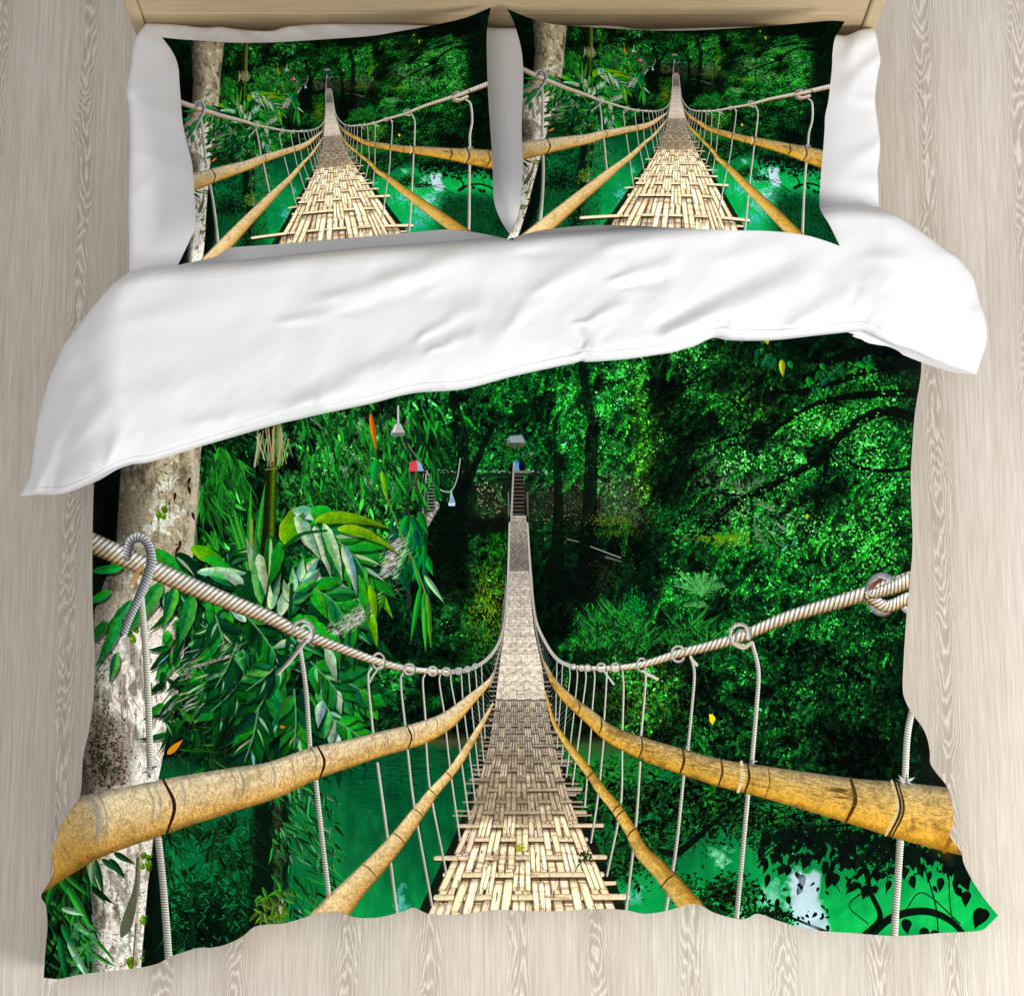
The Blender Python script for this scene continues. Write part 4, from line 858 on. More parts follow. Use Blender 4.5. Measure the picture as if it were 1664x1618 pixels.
pb.inputs['Specular IOR Level'].default_value = .02; pb.inputs['Sheen Weight'].default_value = .0

def wood(name, base, light, dark, axis, scale=1.):
    """light pine: streaks along an axis"""
    m, nt, b = newmat(name); lk = nt.links.new
    b.inputs['Roughness'].default_value = .5; b.inputs['Specular IOR Level'].default_value = .3
    tc = N(nt, 'ShaderNodeTexCoord'); oi = N(nt, 'ShaderNodeObjectInfo'); ad = N(nt, 'ShaderNodeVectorMath', operation='ADD')
    mp = N(nt, 'ShaderNodeMapping'); sc = {'X': (.6, 9, 14), 'Y': (9, .6, 14), 'Z': (12, 12, .7)}[axis]
    mp.inputs['Scale'].default_value = sc
    lk(tc.outputs['Object'], mp.inputs['Vector']); lk(mp.outputs['Vector'], ad.inputs[0]); lk(oi.outputs['Random'], ad.inputs[1])
    n = N(nt, 'ShaderNodeTexNoise', Scale=2.2*scale, Detail=5., Distortion=1.6); n2 = N(nt, 'ShaderNodeTexNoise', Scale=16.*scale, Detail=2.)
    lk(ad.outputs[0], n.inputs['Vector']); lk(ad.outputs[0], n2.inputs['Vector'])
    w = N(nt, 'ShaderNodeMath', operation='MULTIPLY'); w.inputs[1].default_value = 7.; f = N(nt, 'ShaderNodeMath', operation='FRACT')
    lk(n.outputs['Fac'], w.inputs[0]); lk(w.outputs[0], f.inputs[0])
    r = N(nt, 'ShaderNodeValToRGB'); e = r.color_ramp.elements
    e[0].color = (*light, 1); e[1].color = (*dark, 1); x = r.color_ramp.elements.new(.55); x.color = (*base, 1)
    lk(f.outputs[0], r.inputs[0])
    mx = N(nt, 'ShaderNodeMix', data_type='RGBA'); mx.inputs[7].default_value = (*base, 1); lk(n2.outputs['Fac'], mx.inputs[0]); lk(r.outputs[0], mx.inputs[6]); lk(mx.outputs[2], b.inputs['Base Color'])
    bu = N(nt, 'ShaderNodeBump', Strength=.08, Distance=.002); lk(n2.outputs['Fac'], bu.inputs['Height']); lk(bu.outputs['Normal'], b.inputs['Normal'])
    return m
PINE = wood('pine_along', (.52, .40, .235), (.60, .475, .29), (.40, .285, .15), 'X'); PINEZ = wood('pine_upright', (.54, .42, .25), (.60, .475, .30), (.42, .30, .16), 'Z')

def floor_material():
    m, nt, b = newmat('whitewashed_oak'); lk = nt.links.new
    b.inputs['Roughness'].default_value = .55; b.inputs['Specular IOR Level'].default_value = .25
    tc = N(nt, 'ShaderNodeTexCoord'); sp = N(nt, 'ShaderNodeSeparateXYZ'); lk(tc.outputs['Object'], sp.inputs[0])
    def M(op, a, c=None, d=None):
        n = N(nt, 'ShaderNodeMath', operation=op)
        for i, v in enumerate((a, c, d)):
            if v is None: continue
            if isinstance(v, (int, float)): n.inputs[i].default_value = v
            else: lk(v, n.inputs[i])
        return n.outputs[0]
    def comb(x, y, z=0.):
        n = N(nt, 'ShaderNodeCombineXYZ')
        for i, v in enumerate((x, y, z)):
            if isinstance(v, (int, float)): n.inputs[i].default_value = v
            else: lk(v, n.inputs[i])
        return n.outputs[0]
    def noise(vec, s, det=2., dist=0.):
        n = N(nt, 'ShaderNodeTexNoise', Scale=s, Detail=det, Distortion=dist); lk(vec, n.inputs['Vector']); return n.outputs['Fac']
    X, Y = sp.outputs[0], sp.outputs[1]
    PW = .245
    xs = M('DIVIDE', M('ADD', X, .113), PW); ident = M('FLOOR', xs); lx = M('MULTIPLY', M('SUBTRACT', M('SUBTRACT', xs, ident), .5), PW)
    wn = N(nt, 'ShaderNodeTexWhiteNoise', noise_dimensions='1D'); lk(ident, wn.inputs['W']); rnd = wn.outputs['Value']
    wn2 = N(nt, 'ShaderNodeTexWhiteNoise', noise_dimensions='1D'); lk(M('ADD', ident, 31.7), wn2.inputs['W']); rnd2 = wn2.outputs['Value']
    y2 = M('ADD', Y, M('MULTIPLY', rnd, 13.))
    wob = M('MULTIPLY', M('SUBTRACT', noise(comb(M('MULTIPLY', rnd, 9.), M('MULTIPLY', y2, 1.)), 1.6, 2.), .5), .05)
    cx = M('ADD', M('SUBTRACT', lx, M('MULTIPLY', M('SUBTRACT', rnd2, .5), .09)), wob)
    nA = noise(comb(M('MULTIPLY', X, 14.), M('MULTIPLY', y2, 2.4), rnd), 1., 4., .4)
    nB = noise(comb(M('MULTIPLY', X, 60.), M('MULTIPLY', y2, 7.), rnd), 1., 2.)
    # one heart per half metre or so: distance along the board from the arch's foot, with the sign turned now and then
    seg = M('ABSOLUTE', M('SUBTRACT', M('FRACT', M('MULTIPLY', y2, .62)), .5))
    f = M('ADD', M('ADD', M('MULTIPLY', M('MULTIPLY', cx, cx), 290.), M('MULTIPLY', seg, 3.0)), M('ADD', M('MULTIPLY', nA, 1.15), M('MULTIPLY', nB, .12)))
    tri = M('ABSOLUTE', M('SUBTRACT', M('FRACT', M('MULTIPLY', f, 9.)), .5))
    line = M('SMOOTHSTEP', .27, .48, tri) if False else M('POWER', M('MULTIPLY', tri, 2.), 2.2)
    mask = M('EXPONENT', M('MULTIPLY', M('POWER', M('DIVIDE', M('ABSOLUTE', cx), .050), 2.), -1.))
    st1 = noise(comb(M('MULTIPLY', X, 150.), M('MULTIPLY', y2, 3.), rnd), 1., 4.)
    st2 = noise(comb(M('MULTIPLY', X, 300.), M('MULTIPLY', y2, 9.), rnd), 1., 3.)
    big = noise(comb(M('MULTIPLY', X, 7.), M('MULTIPLY', y2, .9), rnd), 1., 2.)
    v = M('ADD', M('MULTIPLY', M('SUBTRACT', st1, .5), .95), M('MULTIPLY', M('SUBTRACT', st2, .5), 1.35))
    v = M('ADD', v, M('MULTIPLY', M('SUBTRACT', big, .5), .5))
    v = M('ADD', v, M('MULTIPLY', mask, M('SUBTRACT', M('MULTIPLY', line, 1.15), .60)))
    v = M('ADD', v, M('MULTIPLY', M('SUBTRACT', rnd, .5), .16))
    v = M('ADD', M('MULTIPLY', v, .62), .5)
    edge = M('SUBTRACT', M('MULTIPLY', PW, .5), M('ABSOLUTE', lx))
    gap = M('MULTIPLY', M('LESS_THAN', edge, .0011), .16)
    v = M('SUBTRACT', v, gap)
    r = N(nt, 'ShaderNodeValToRGB'); e = r.color_ramp.elements
    e[0].position = .08; e[0].color = (*FLOOR_D, 1); e[1].position = .95; e[1].color = (*FLOOR_L, 1)
    x = r.color_ramp.elements.new(.5); x.color = (*FLOOR_M, 1)
    lk(v, r.inputs[0]); lk(r.outputs[0], b.inputs['Base Color'])
    bu = N(nt, 'ShaderNodeBump', Strength=.12, Distance=.001); lk(v, bu.inputs['Height']); lk(bu.outputs['Normal'], b.inputs['Normal'])
    return m
FLOOR = floor_material()

# ---------------------------------------------------------------- floor
V = [(-6, -6, 0), (6, -6, 0), (6, 6, 0), (-6, 6, 0)]
tag(mesh('floor', V, [(0, 1, 2, 3)], FLOOR, smooth=False), 'pale whitewashed oak plank floor around the bed', 'floor', kind='structure')

# ---------------------------------------------------------------- bed
MT = .55                                    # mattress top
p0 = world([214, 1424], [240, 240], [MT, MT]); XL, XR = p0[0, 0], p0[1, 0]
YH = float(world([832], [41], [MT])[0, 1]); YF = float(world([832], [1318], [MT])[0, 1])
bed = empty('bed', (0, YH, 0), 'pale pine bed frame with a plank headboard behind the pillows', 'bed')
hy = float(world([832], [34], [MT])[0, 1])
def zat(py):                                # height on the headboard face seen at py
    lo, hi = .4, 1.2
    for _ in range(40):
        m_ = (lo+hi)/2
        if world([832], [py], [m_])[0, 1] < hy: hi, lo = hi, m_
        else: hi = m_
    return lo
def zsolve(py):
    zs = np.linspace(.4, 1.3, 400); ys = world(np.full(400, 832.), np.full(400, float(py)), zs)[:, 1]
    return float(np.interp(hy, ys[::-1], zs[::-1])) if ys[0] > ys[-1] else float(np.interp(hy, ys, zs))
zline = zsolve(21.5); PH = .145
z = zline-3*PH
while z < 1.0:
    boxes('headboard_plank', [(XL+.022, hy, max(.30, z)+.0015, XR-.022, hy+.035, z+PH-.0015)], PINE, bed, .004); z += PH
HT = z
boxes('headboard_rail', [(XL-.012, hy-.006, HT+.001, XR+.012, hy+.045, HT+.045)], PINE, bed, .005)
for x0, x1 in ((XL-.014, XL+.021), (XR-.021, XR+.014)):
    boxes('headboard_post', [(x0, hy-.008, 0, x1, hy+.044, HT)], PINEZ, bed, .006)
for x0, x1 in ((XL+.01, XL+.04), (XR-.04, XR-.01)):
    boxes('side_rail', [(x0, YF+.03, .12, x1, hy-.012, .295)], wood('pine_lengthwise', (.52, .40, .235), (.60, .475, .29), (.40, .285, .15), 'Y'), bed, .003)
boxes('foot_rail', [(XL+.042, YF+.03, .12, XR-.042, YF+.06, .295)], PINE, bed)
boxes('slat_base', [(XL+.042, YF+.10+i*.148, .262, XR-.042, YF+.19+i*.148, .282) for i in range(13)], PINE, bed)
for x0, x1 in ((XL+.045, XL+.11), (XR-.11, XR-.045)):
    boxes('leg', [(x0, YF+.065, 0, x1, YF+.13, .255)], PINEZ, bed)

# ---------------------------------------------------------------- mattress with its fitted sheet
mat = empty('mattress', (0, (YH+YF)/2, .30), 'white mattress in a fitted sheet that shows beside and behind the two pillows', 'mattress')
boxes('mattress_core', [(XL+.02, YF+.02, .302, XR-.02, YH-.012, MT-.02)], SHEET, mat, .03)
stop = [(237,38),(285,40),(330,45),(358,44),(390,48),(430,51),(448,49),(470,43),(530,39),(640,40),(760,44),(832,46),(900,43),(990,42),(1040,48),(1100,47),(1250,44),(1352,56),(1376,58),(1397,49),(1419,46)]
slef = [(237,38),(222,60),(216,84),(213,110),(207,138),(206,156),(210,176),(211,240),(209,330),(210,442),(208,600),(206,900),(204,1312)]
srig = [(1419,46),(1425,60),(1427,76),(1431,96),(1428,112),(1425,130),(1422,162),(1425,190),(1430,230),(1429,255),(1426,280),(1428,335),(1428,600),(1432,900),(1436,1312)]
sbot = [(204,1312),(832,1314),(1436,1312)]
ed = np.r_[0, .002, .005, .01, .018, np.linspace(.03, .97, 150), .982, .99, .995, .998, 1]
P, s, t = coons(stop, sbot, slef, srig, len(ed), 220, ed, np.r_[0, .002, .005, .01, np.linspace(.016, .984, 212), .99, .995, .998, 1])
eS = np.minimum(s, 1-s)[None]*1215; eT = np.minimum(t, 1-t)[:, None]*1300
def roll(d, w): q_ = np.clip(d/w, 0, 1); return np.sqrt(np.clip(1-(1-q_)**2, 0, 1))
sf = folds(P, [(212,150,262,120,9,.006),(214,160,290,190,12,.005),(220,250,330,290,14,.004),(240,300,320,240,20,.005),(215,330,300,420,18,.004),(1427,95,1385,130,10,.006),(1424,165,1380,150,10,.005),(1428,235,1390,260,12,.005),(1425,300,1370,290,16,.004),(430,50,400,74,7,.010),(358,43,330,70,7,.009),(300,44,280,70,7,.007),(470,42,520,66,8,.009),(540,40,600,60,8,.006),(395,50,440,66,5,-.007),(1398,50,1380,90,9,.008),(1420,60,1395,75,7,.006),(240,60,280,110,12,.005),
              (806,80,812,260,12,-.006),(815,300,835,370,9,.006)])
zz = MT-.012+.014*np.minimum(roll(eS, 20), roll(eT, 14))*1.+.006*nz(P[..., 0]/60, P[..., 1]/60)+1.4*sf
W = world(P[..., 0], P[..., 1], zz)
nt_, ns_ = P.shape[:2]
verts = W.reshape(-1, 3); faces = [gridfaces(nt_, ns_)]
loop = np.r_[np.arange(ns_), np.arange(1, nt_)*ns_+ns_-1, (nt_-1)*ns_+np.arange(ns_-2, -1, -1), np.arange(nt_-2, 0, -1)*ns_]
def skirt(verts, faces, loop, steps, flip=False):
    base = verts[loop]; prev = loop; out = [verts]; n = len(verts)
    c = verts.mean(0)
    for (dz, inn) in steps:
        q_ = base.copy(); q_[:, 2] = np.maximum(q_[:, 2]+dz, .012)
        d = c-q_; d[:, 2] = 0; d /= np.linalg.norm(d, axis=1)[:, None]+1e-9
        q_ += d*inn; q_[:, 2] = np.maximum(base[:, 2]+dz, .012)
        idx = n+np.arange(len(loop)); n += len(loop)
        f = np.stack([prev, np.roll(prev, -1), np.roll(idx, -1), idx], -1)
        faces.append(f[:, ::-1] if flip else f); out.append(q_); prev = idx
    return np.vstack(out), faces
verts, faces = skirt(verts, faces, loop, [(-.01, -.002), (-.05, 0), (-.12, .002), (-.2, .004), (-.23, .014)])
mesh('fitted_sheet', verts, np.vstack(faces), SHEET, mat)

# ---------------------------------------------------------------- duvet
duvet = empty('duvet', (0, (YH+YF)/2-.2, MT), 'green jungle bridge print duvet, its white reverse folded back across the bed', 'duvet')
def drape(P, z_in, lift, it=6, amp=.40, rad=.17):
    """height of cloth that lies on the mattress and falls over its sides"""
    z_ = np.full(P.shape[:2], z_in)
    for _ in range(it):
        w = world(P[..., 0], P[..., 1], z_)
        dx = np.maximum(np.maximum(XL-w[..., 0], w[..., 0]-XR), 0); dy = np.maximum(YF+.02-w[..., 1], 0)
        d = np.hypot(dx, dy)
        z_ = z_in+lift-amp*(1-np.exp(-(d/rad)**1.9))
    return z_, d
top = [(165,700),(400,640),(832,560),(1200,505),(1498,500)]
lef = [(165,700),(155,760),(152,800),(150,900),(151,1000),(154,1060),(152,1130),(145,1185),(135,1230),(131,1288),(117,1313),(98,1343),(88,1373),(84,1390),(87,1414),(78,1436),(67,1455),(75,1473),(77,1508),(73,1553),(71,1588)]
bot = [(71,1588),(95,1590),(120,1585),(150,1580),(200,1575),(250,1567),(280,1553),(320,1540),(345,1539),(370,1533),(395,1520),(414,1505),(440,1501),(465,1499),(515,1484),(540,1480),(558,1483),(578,1490),(615,1490),(655,1480),(672,1474),(688,1481),(702,1485),(750,1485),(800,1478),(832,1478),(897,1480),(962,1476),(1015,1478),(1047,1484),(1080,1480),(1102,1474),(1132,1468),(1162,1483),(1202,1493),(1217,1490),(1232,1484),(1267,1496),(1317,1510),(1382,1515),(1457,1520),(1532,1515),(1590,1512),(1606,1503),(1622,1487)]
rig = [(1498,500),(1497,600),(1490,650),(1485,690),(1480,780),(1483,880),(1478,950),(1473,1000),(1468,1080),(1467,1120),(1472,1140),(1483,1160),(1498,1180),(1507,1200),(1511,1222),(1512,1240),(1522,1256),(1538,1276),(1546,1300),(1549,1325),(1548,1340),(1543,1356),(1552,1371),(1563,1386),(1566,1402),(1580,1430),(1600,1460),(1622,1487)]
P, s, t = coons(top, bot, lef, rig, 360, 330)
z_, d = drape(P, .585, 0)
px_, py_ = P[..., 0], P[..., 1]
eb = np.clip(d/.2, 0, 1)
wav = .012*nz(px_/150+3, py_/150)+.005*nz(px_/48, py_/60+9)
wav += .006*nz(px_/42+7, py_/300)*np.clip((py_-1380)/100, 0, 1)
wav += .005*nz(px_/200, py_/44+5)*np.clip(np.maximum(200-px_, px_-1440)/60, 0, 1)
FP = [(1230,1420,1420,1350,16,.006),(1290,1470,1400,1390,14,.007),(1340,1500,1520,1390,14,.008),(1420,1510,1560,1420,12,.007),(1460,1490,1590,1460,14,.006),(1150,1500,1170,1430,14,.006),(1235,1492,1222,1420,10,.007),(1132,1475,1120,1400,9,.006),
      (672,1480,665,1410,9,.007),(540,1485,520,1420,14,.006),(415,1510,400,1430,16,.007),(340,1545,330,1470,14,.006),(255,1570,230,1480,14,.005),(120,1590,130,1470,14,.007),(90,1560,120,1440,10,.006),(80,1390,180,1360,14,.006),(75,1460,150,1440,12,.006),
      (1500,1180,1440,1160,12,.006),(1548,1340,1500,1352,10,.010),(1545,1368,1500,1340,9,-.006),(1560,1385,1520,1400,10,.006),(150,1060,220,1080,14,.004),(1475,960,1430,980,14,.004),(1485,690,1420,720,16,.004),(152,900,230,930,18,.004)]
z_ = np.maximum(z_+1.35*wav*(.6+.4*(1-eb))+1.3*folds(P, FP), .02)
z_ = z_+.014*np.clip((py_-700)/200, 0, 1)*np.exp(-((px_-830)/600)**2)
W = world(px_, py_, z_)
nt_, ns_ = P.shape[:2]
verts = W.reshape(-1, 3); uv = uvof(P).reshape(-1, 2); faces = [gridfaces(nt_, ns_)]
# the drop below the rim that one sees from here: it hangs on down, with the print running on
loop = np.r_[np.arange(0, nt_)*ns_, (nt_-1)*ns_+np.arange(1, ns_), np.arange(nt_-2, -1, -1)*ns_+ns_-1]
rim = P.reshape(-1, 2)[loop]; tn = np.gradient(rim, axis=0); nrm = np.stack([-tn[:, 1], tn[:, 0]], -1); nrm /= np.linalg.norm(nrm, axis=1)[:, None]+1e-9
cen = np.array([832., 1000.]); nrm *= np.sign((nrm*(rim-cen)).sum(1))[:, None]
k_ = np.ones(25)/25; nrm = np.stack([np.convolve(np.pad(nrm[:, i], 12, mode='edge'), k_, 'valid') for i in (0, 1)], -1)
base = verts[loop]; nv = len(verts); prev = loop; allv = [verts]; alluv = [uv]
inw = -np.stack([nrm[:, 0], -nrm[:, 1]], -1)
hang = np.minimum(base[:, 2]-.05, .20)
hang = np.maximum(hang, .02)
for fr_, inn in ((.03, .001), (.10, .004), (.25, .008), (.45, .012), (.7, .016), (1., .022)):
    q_ = base.copy(); q_[:, 2] -= hang*fr_; q_[:, :2] += inw*inn*1.4
    idx = nv+np.arange(len(loop)); nv += len(loop)
    f = np.stack([prev[:-1], idx[:-1], idx[1:], prev[1:]], -1); faces.append(f); prev = idx
    allv.append(q_); alluv.append(uvof(rim+nrm*(hang*fr_/.0016)[:, None]))
mesh('printed_cover', np.vstack(allv), np.vstack(faces), PRINT, duvet, uv=np.vstack(alluv))

btop = [(210,442),(250,434),(290,431),(400,422),(600,402),(725,393),(832,384),(1000,372),(1200,354),(1332,338),(1380,335),(1427,337)]
blef = [(210,442),(180,465),(150,500),(120,540),(104,560),(94,583),(80,615),(70,650),(61,685),(55,730),(49,770),(42,788),(31,806)]
brig = [(1427,337),(1462,353),(1500,378),(1532,402),(1556,418),(1572,436),(1583,455),(1590,485),(1600,515),(1604,538),(1602,560),(1594,585),(1587,607)]
bbot = [(31,806),(60,803),(95,802),(125,792),(150,780),(180,764),(210,754),(240,750),(300,732),(400,702),(450,688),(485,680),(515,673),(600,655),(670,638),(750,632),(832,611),(900,596),(934,589),(946,585),(957,587),(1022,582),(1082,574),(1110,567),(1132,560),(1150,551),(1166,547),(1192,551),(1257,551),(1332,543),(1392,537),(1408,541),(1422,547),(1452,560),(1482,569),(1515,583),(1547,595),(1570,602),(1587,607)]
tp = np.r_[0, .006, .015, .03, np.linspace(.05, .95, 150), .965, .98, .99, .996, 1]
P, s, t = coons(btop, bbot, blef, brig, 420, len(tp), None, tp)
z_, d = drape(P, .585, 0, amp=.21, rad=.25)
px_, py_ = P[..., 0], P[..., 1]
hgt = np.linalg.norm(P[-1]-P[0], axis=-1)[None]; dt0 = t[:, None]*hgt; dt1 = (1-t)[:, None]*hgt
dS = np.minimum(s, 1-s)[None]*1400
th = .055*roll(dt0, 46)
th = th*(.30+.70*roll(dt1, 55)**.9)
th *= .45+.55*roll(dS, 60)
FW_ = [(545,482,745,425,20,.010),(560,505,760,452,17,-.008),(640,450,850,400,22,.007),(470,520,640,486,14,.007),(690,545,775,498,12,.008),(705,570,765,546,9,.006),(500,650,830,560,26,.012),(330,690,560,640,18,.006),(600,600,800,540,22,.008),
       (840,520,905,450,20,.008),(880,470,980,420,16,.006),(1005,455,1085,428,11,.008),(1020,470,1075,455,8,-.005),(945,525,1010,500,9,.009),(948,560,940,530,9,-.006),(960,572,1050,548,14,.008),(935,586,965,560,9,.008),
       (1100,540,1300,450,22,.013),(1080,525,1270,440,20,-.010),(1170,545,1200,530,9,.008),(1165,548,1150,535,8,-.006),(1300,530,1460,440,26,.010),(1400,540,1430,500,14,.009),(1425,545,1470,480,16,.008),(1480,560,1540,500,14,.008),(1545,590,1560,500,12,-.010),(1520,590,1565,470,10,.006),(1575,590,1590,510,10,.010),
       (1380,500,1392,470,8,-.004),(60,790,120,640,14,.010),(90,780,110,700,11,-.008),(110,730,180,650,16,.007),(180,740,200,680,12,.005),(100,690,130,610,14,-.006),(80,660,110,580,12,.006),(150,770,330,720,10,.005),(400,690,520,655,9,.006),(500,680,520,655,7,.006),
       (660,640,720,620,8,.006),(230,520,420,470,30,.006),(1180,420,1330,380,24,.006),(1000,400,1160,372,18,.006),(860,410,990,388,16,-.005),(1440,420,1530,430,20,.006),(250,640,500,560,40,.006),(700,470,820,430,18,.006)]
crk = .012*nz(px_/120, py_/120+20)+.004*nz(px_/40+py_/80, py_/40)+.0016*nz(px_/16+py_/20, py_/18)*np.exp(-dt1/120)
z_ = np.maximum(z_+th+crk*roll(dt0, 60)+.95*folds(P, FW_)*roll(dt0, 50)*(.25+.75*roll(dt1, 30)), .03)
# the seam, a shallow groove just inside the free edge
z_ -= .0018*np.exp(-((dt1-15)/2.6)**2)
W = world(px_, py_, z_)
nt_, ns_ = P.shape[:2]
verts = W.reshape(-1, 3); faces = [gridfaces(nt_, ns_)]
loop = np.r_[np.arange(ns_), np.arange(1, nt_)*ns_+ns_-1, (nt_-1)*ns_+np.arange(ns_-2, -1, -1), np.arange(nt_-2, 0, -1)*ns_]
verts, faces = skirt(verts, faces, loop, [(-.004, -.0005), (-.010, .001), (-.016, .006), (-.018, .05)])
mesh('turned_back_lining', verts, np.vstack(faces), WHITE, duvet)
# stitched thread of the hem
row = int(np.argmin(np.abs((1-t)*220-13)))
SV = []; SF = []
for i in range(6, ns_-6):
    tt = 1-13./hgt[0, i]; j = min(np.searchsorted(t, tt), nt_-1)
    a = W[j-1, i]+(W[j, i]-W[j-1, i])*((tt-t[j-1])/(t[j]-t[j-1])); a = a+np.array([0, 0, .0004]); b_ = len(SV)
    SV += [tuple(a+np.array([0, .0009, 0])), tuple(a+np.array([0, 0, .0007])), tuple(a-np.array([0, .0009, 0]))]
    if b_: SF += [(b_-3, b_, b_+1, b_-2), (b_-2, b_+1, b_+2, b_-1)]
SEAM, _, _ = fabric('seam_thread', (.62, .62, .63)); mesh('hem_seam', SV, SF, SEAM, duvet)

# ---------------------------------------------------------------- pillows
def fit(pairs):
    a = np.asarray(pairs, float); c = a[:, :2].mean(0); sc_ = 250.
    def basis(q_):
        x, y = (q_[..., 0]-c[0])/sc_, (q_[..., 1]-c[1])/sc_
        return np.stack([np.ones_like(x), x, y, x*x, x*y, y*y, x*x*y, x*y*y, y**3, x**3], -1)
    B = basis(a[:, :2]); reg = np.diag([0, 0, 0, .02, .02, .02, .05, .05, .08, .08])
    C = np.linalg.solve(B.T@B+reg, B.T@a[:, 2:])
    return lambda q_: basis(q_)@C
def pillow(out, pairs, zb, zt, label, fl, puff=.12, seed=0.):
    top, bot, lef, rig = out
    cen = np.mean([top[0], top[-1], bot[0], bot[-1]], 0)
    o = empty('pillow', tuple(world([cen[0]], [cen[1]], [(zb+zt)/2])[0]), label, 'pillow', 'printed pillows at the head of the bed')
    e = np.r_[0, .004, .010, .020, .034, np.linspace(.05, .95, 130), .966, .980, .990, .996, 1]
    P, s, t = coons(top, bot, lef, rig, len(e), len(e), e, e)
    S, T = s[None], t[:, None]
    pf = np.clip(np.sin(np.pi*S), 0, 1)**.62*np.clip(np.sin(np.pi*T), 0, 1)**.66
    px_, py_ = P[..., 0], P[..., 1]
    seam = zt+(zb-zt)*T+0*S
    wr = (.007*nz(px_/70+seed, py_/60)+.003*nz(px_/26, py_/24+seed))*np.clip(pf*3, 0, 1)+folds(P, fl)*np.clip(pf*3, 0, 1)
    front = world(px_, py_, seam+puff*pf+wr)
    n = len(e)
    uv = uvof(fit(pairs)(P)).reshape(-1, 2)
    mesh('printed_pillowcase', front.reshape(-1, 3), gridfaces(n, n), PRINT, o, uv=uv)
    inn = 1-.012
    Q = cen+(P-cen)*inn
    back = world(Q[..., 0], Q[..., 1], np.maximum(seam-.0015-(zb-.575)*1.1*pf, MT+.015+.012*0))
    mesh('white_back', back.reshape(-1, 3), gridfaces(n, n, True), WHITE, o)
    return o
o1 = ([(263,61),(290,64),(320,66),(360,69),(400,70),(450,69),(500,66),(600,59),(650,51),(700,42),(750,31),(780,20),(798,12)],
      [(289,431),(320,424),(350,417),(366,407),(380,402),(450,397),(530,390),(600,384),(665,378),(725,373),(760,376),(790,381),(836,391)],
      [(263,61),(276,78),(285,94),(290,112),(292,140),(294,165),(297,200),(304,235),(312,265),(315,300),(317,340),(318,366),(313,380),(304,400),(289,431)],
      [(798,12),(794,30),(791,55),(791,90),(793,150),(796,200),(800,260),(801,300),(803,328),(811,352),(822,372),(836,391)])
c1 = [(533,148,842,838),(327,170,230,897),(417,205,492,1025),(743,155,1437,963),(662,186,1202,1033),(294,164,140,878),(791,131,1575,908),(346,290,268,1308),(425,260,518,1238),(315,300,178,1336),(671,248,1212,1263),(762,257,1452,1314),(800,262,1560,1334),
      (670,320,1190,1555),(750,375,1420,1790),(440,322,545,1480),(360,398,306,1765),(455,396,565,1790),(660,376,1160,1790),(327,68,230,505),(743,36,1437,505),(533,66,842,520),(500,252,700,1290),(520,235,787,1170),(575,240,960,1259)]
o2 = ([(823,14),(834,19),(862,30),(902,40),(957,44),(1042,49),(1112,50),(1182,47),(1257,42),(1322,36),(1350,34),(1373,35)],
      [(824,389),(845,383),(862,378),(880,374),(897,372),(932,368),(972,366),(1032,367),(1107,371),(1182,374),(1257,376),(1307,382),(1340,391),(1365,400)],
      [(823,14),(832,30),(840,52),(847,80),(850,110),(850,150),(848,190),(848,225),(850,260),(849,290),(846,320),(843,345),(836,366),(824,389)],
      [(1373,35),(1366,47),(1357,62),(1353,85),(1352,110),(1349,140),(1346,165),(1341,188),(1340,210),(1338,240),(1335,270),(1333,300),(1332,335),(1338,350),(1347,364),(1365,400)])
c2 = [(1096,120,842,838),(882,122,230,897),(973,165,492,1025),(1302,152,1437,963),(1219,174,1202,1033),(891,240,268,1308),(977,220,518,1238),(1222,236,1212,1263),(1306,252,1452,1314),(1209,304,1190,1555),(1294,382,1420,1790),(987,285,545,1480),(887,367,306,1765),
      (987,365,565,1790),(1214,370,1160,1790),(848,107,140,878),(1346,140,1560,913),(1096,52,842,550),(882,36,230,560),(1340,40,1540,520),(1338,258,1540,1331),(851,247,178,1336),(1062,225,700,1290),(1083,205,787,1170),(1138,210,960,1259)]
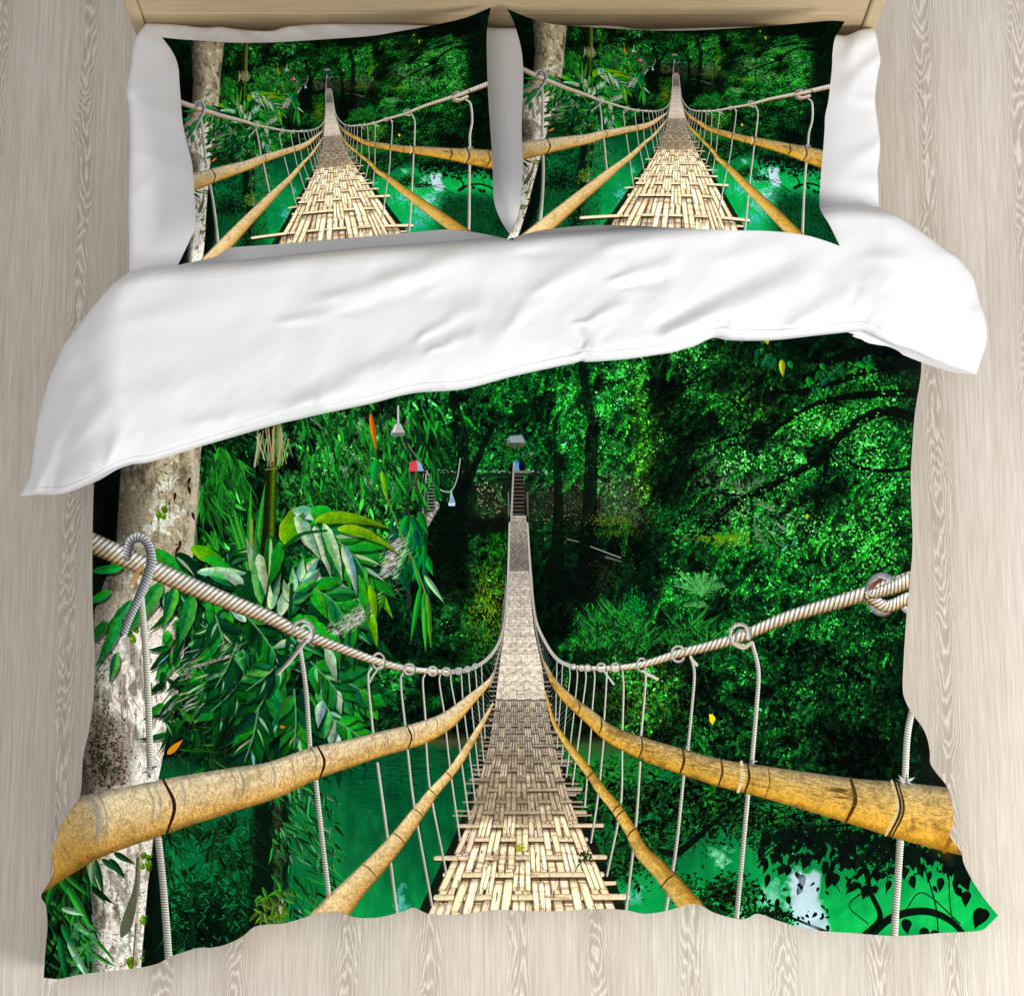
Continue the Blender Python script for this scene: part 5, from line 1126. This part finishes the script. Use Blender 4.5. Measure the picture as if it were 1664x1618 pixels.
fl1 = [(268,66,330,110,9,.008),(795,18,750,70,10,.009),(292,428,350,380,10,.009),(830,388,760,340,10,.008),(292,160,340,165,9,.005),(315,300,370,290,10,.005),(795,200,745,210,10,.005),(450,395,460,350,9,.005),(600,60,610,100,9,.005),(420,70,430,110,8,.004),(700,374,690,330,9,.005)]
fl2 = [(828,18,880,70,9,.009),(1368,38,1310,90,10,.009),(828,386,890,330,10,.009),(1360,396,1300,340,10,.009),(850,150,900,160,9,.005),(1345,165,1290,170,9,.006),(1338,240,1290,250,9,.006),(1000,46,1010,90,9,.005),(1180,48,1180,90,9,.005),(1032,367,1040,320,9,.005),(1182,374,1175,330,9,.005)]
pillow(o1, c1, .635, .665, 'jungle bridge print pillow lying just clear of the white duvet fold, on bare sheet', fl1, .115, 3.)
pillow(o2, c2, .672, .675, 'jungle bridge print pillow whose lower edge overlaps the white duvet fold', fl2, .11, 17.)

# ---------------------------------------------------------------- light, camera
def area(name, loc, target, size, energy, col=(1, 1, 1)):
    l = bpy.data.lights.new(name, 'AREA'); l.shape = 'SQUARE'; l.size = size; l.energy = energy; l.color = col
    o = bpy.data.objects.new(name, l); COL.objects.link(o); o.location = loc
    o.rotation_euler = (Vector(target)-Vector(loc)).to_track_quat('-Z', 'Y').to_euler(); return o
area('key_softbox', *KEY); area('fill_softbox', *FILL)
wd = bpy.data.worlds.new('World'); scn.world = wd; wd.use_nodes = True
wd.node_tree.nodes['Background'].inputs[0].default_value = (1, 1, 1, 1); wd.node_tree.nodes['Background'].inputs[1].default_value = AMB
cam = bpy.data.cameras.new('camera'); co = bpy.data.objects.new('camera', cam); COL.objects.link(co)
co.location = tuple(EYE); co.rotation_euler = (TILT, 0, 0)
cam.sensor_fit = 'HORIZONTAL'; cam.sensor_width = 36; cam.lens = 18/(832*KPX); cam.clip_end = 100
scn.camera = co
vs = scn.view_settings; vs.view_transform = 'Standard'; vs.look = 'None'; vs.exposure = 0; vs.gamma = 1; vs.use_curve_mapping = False
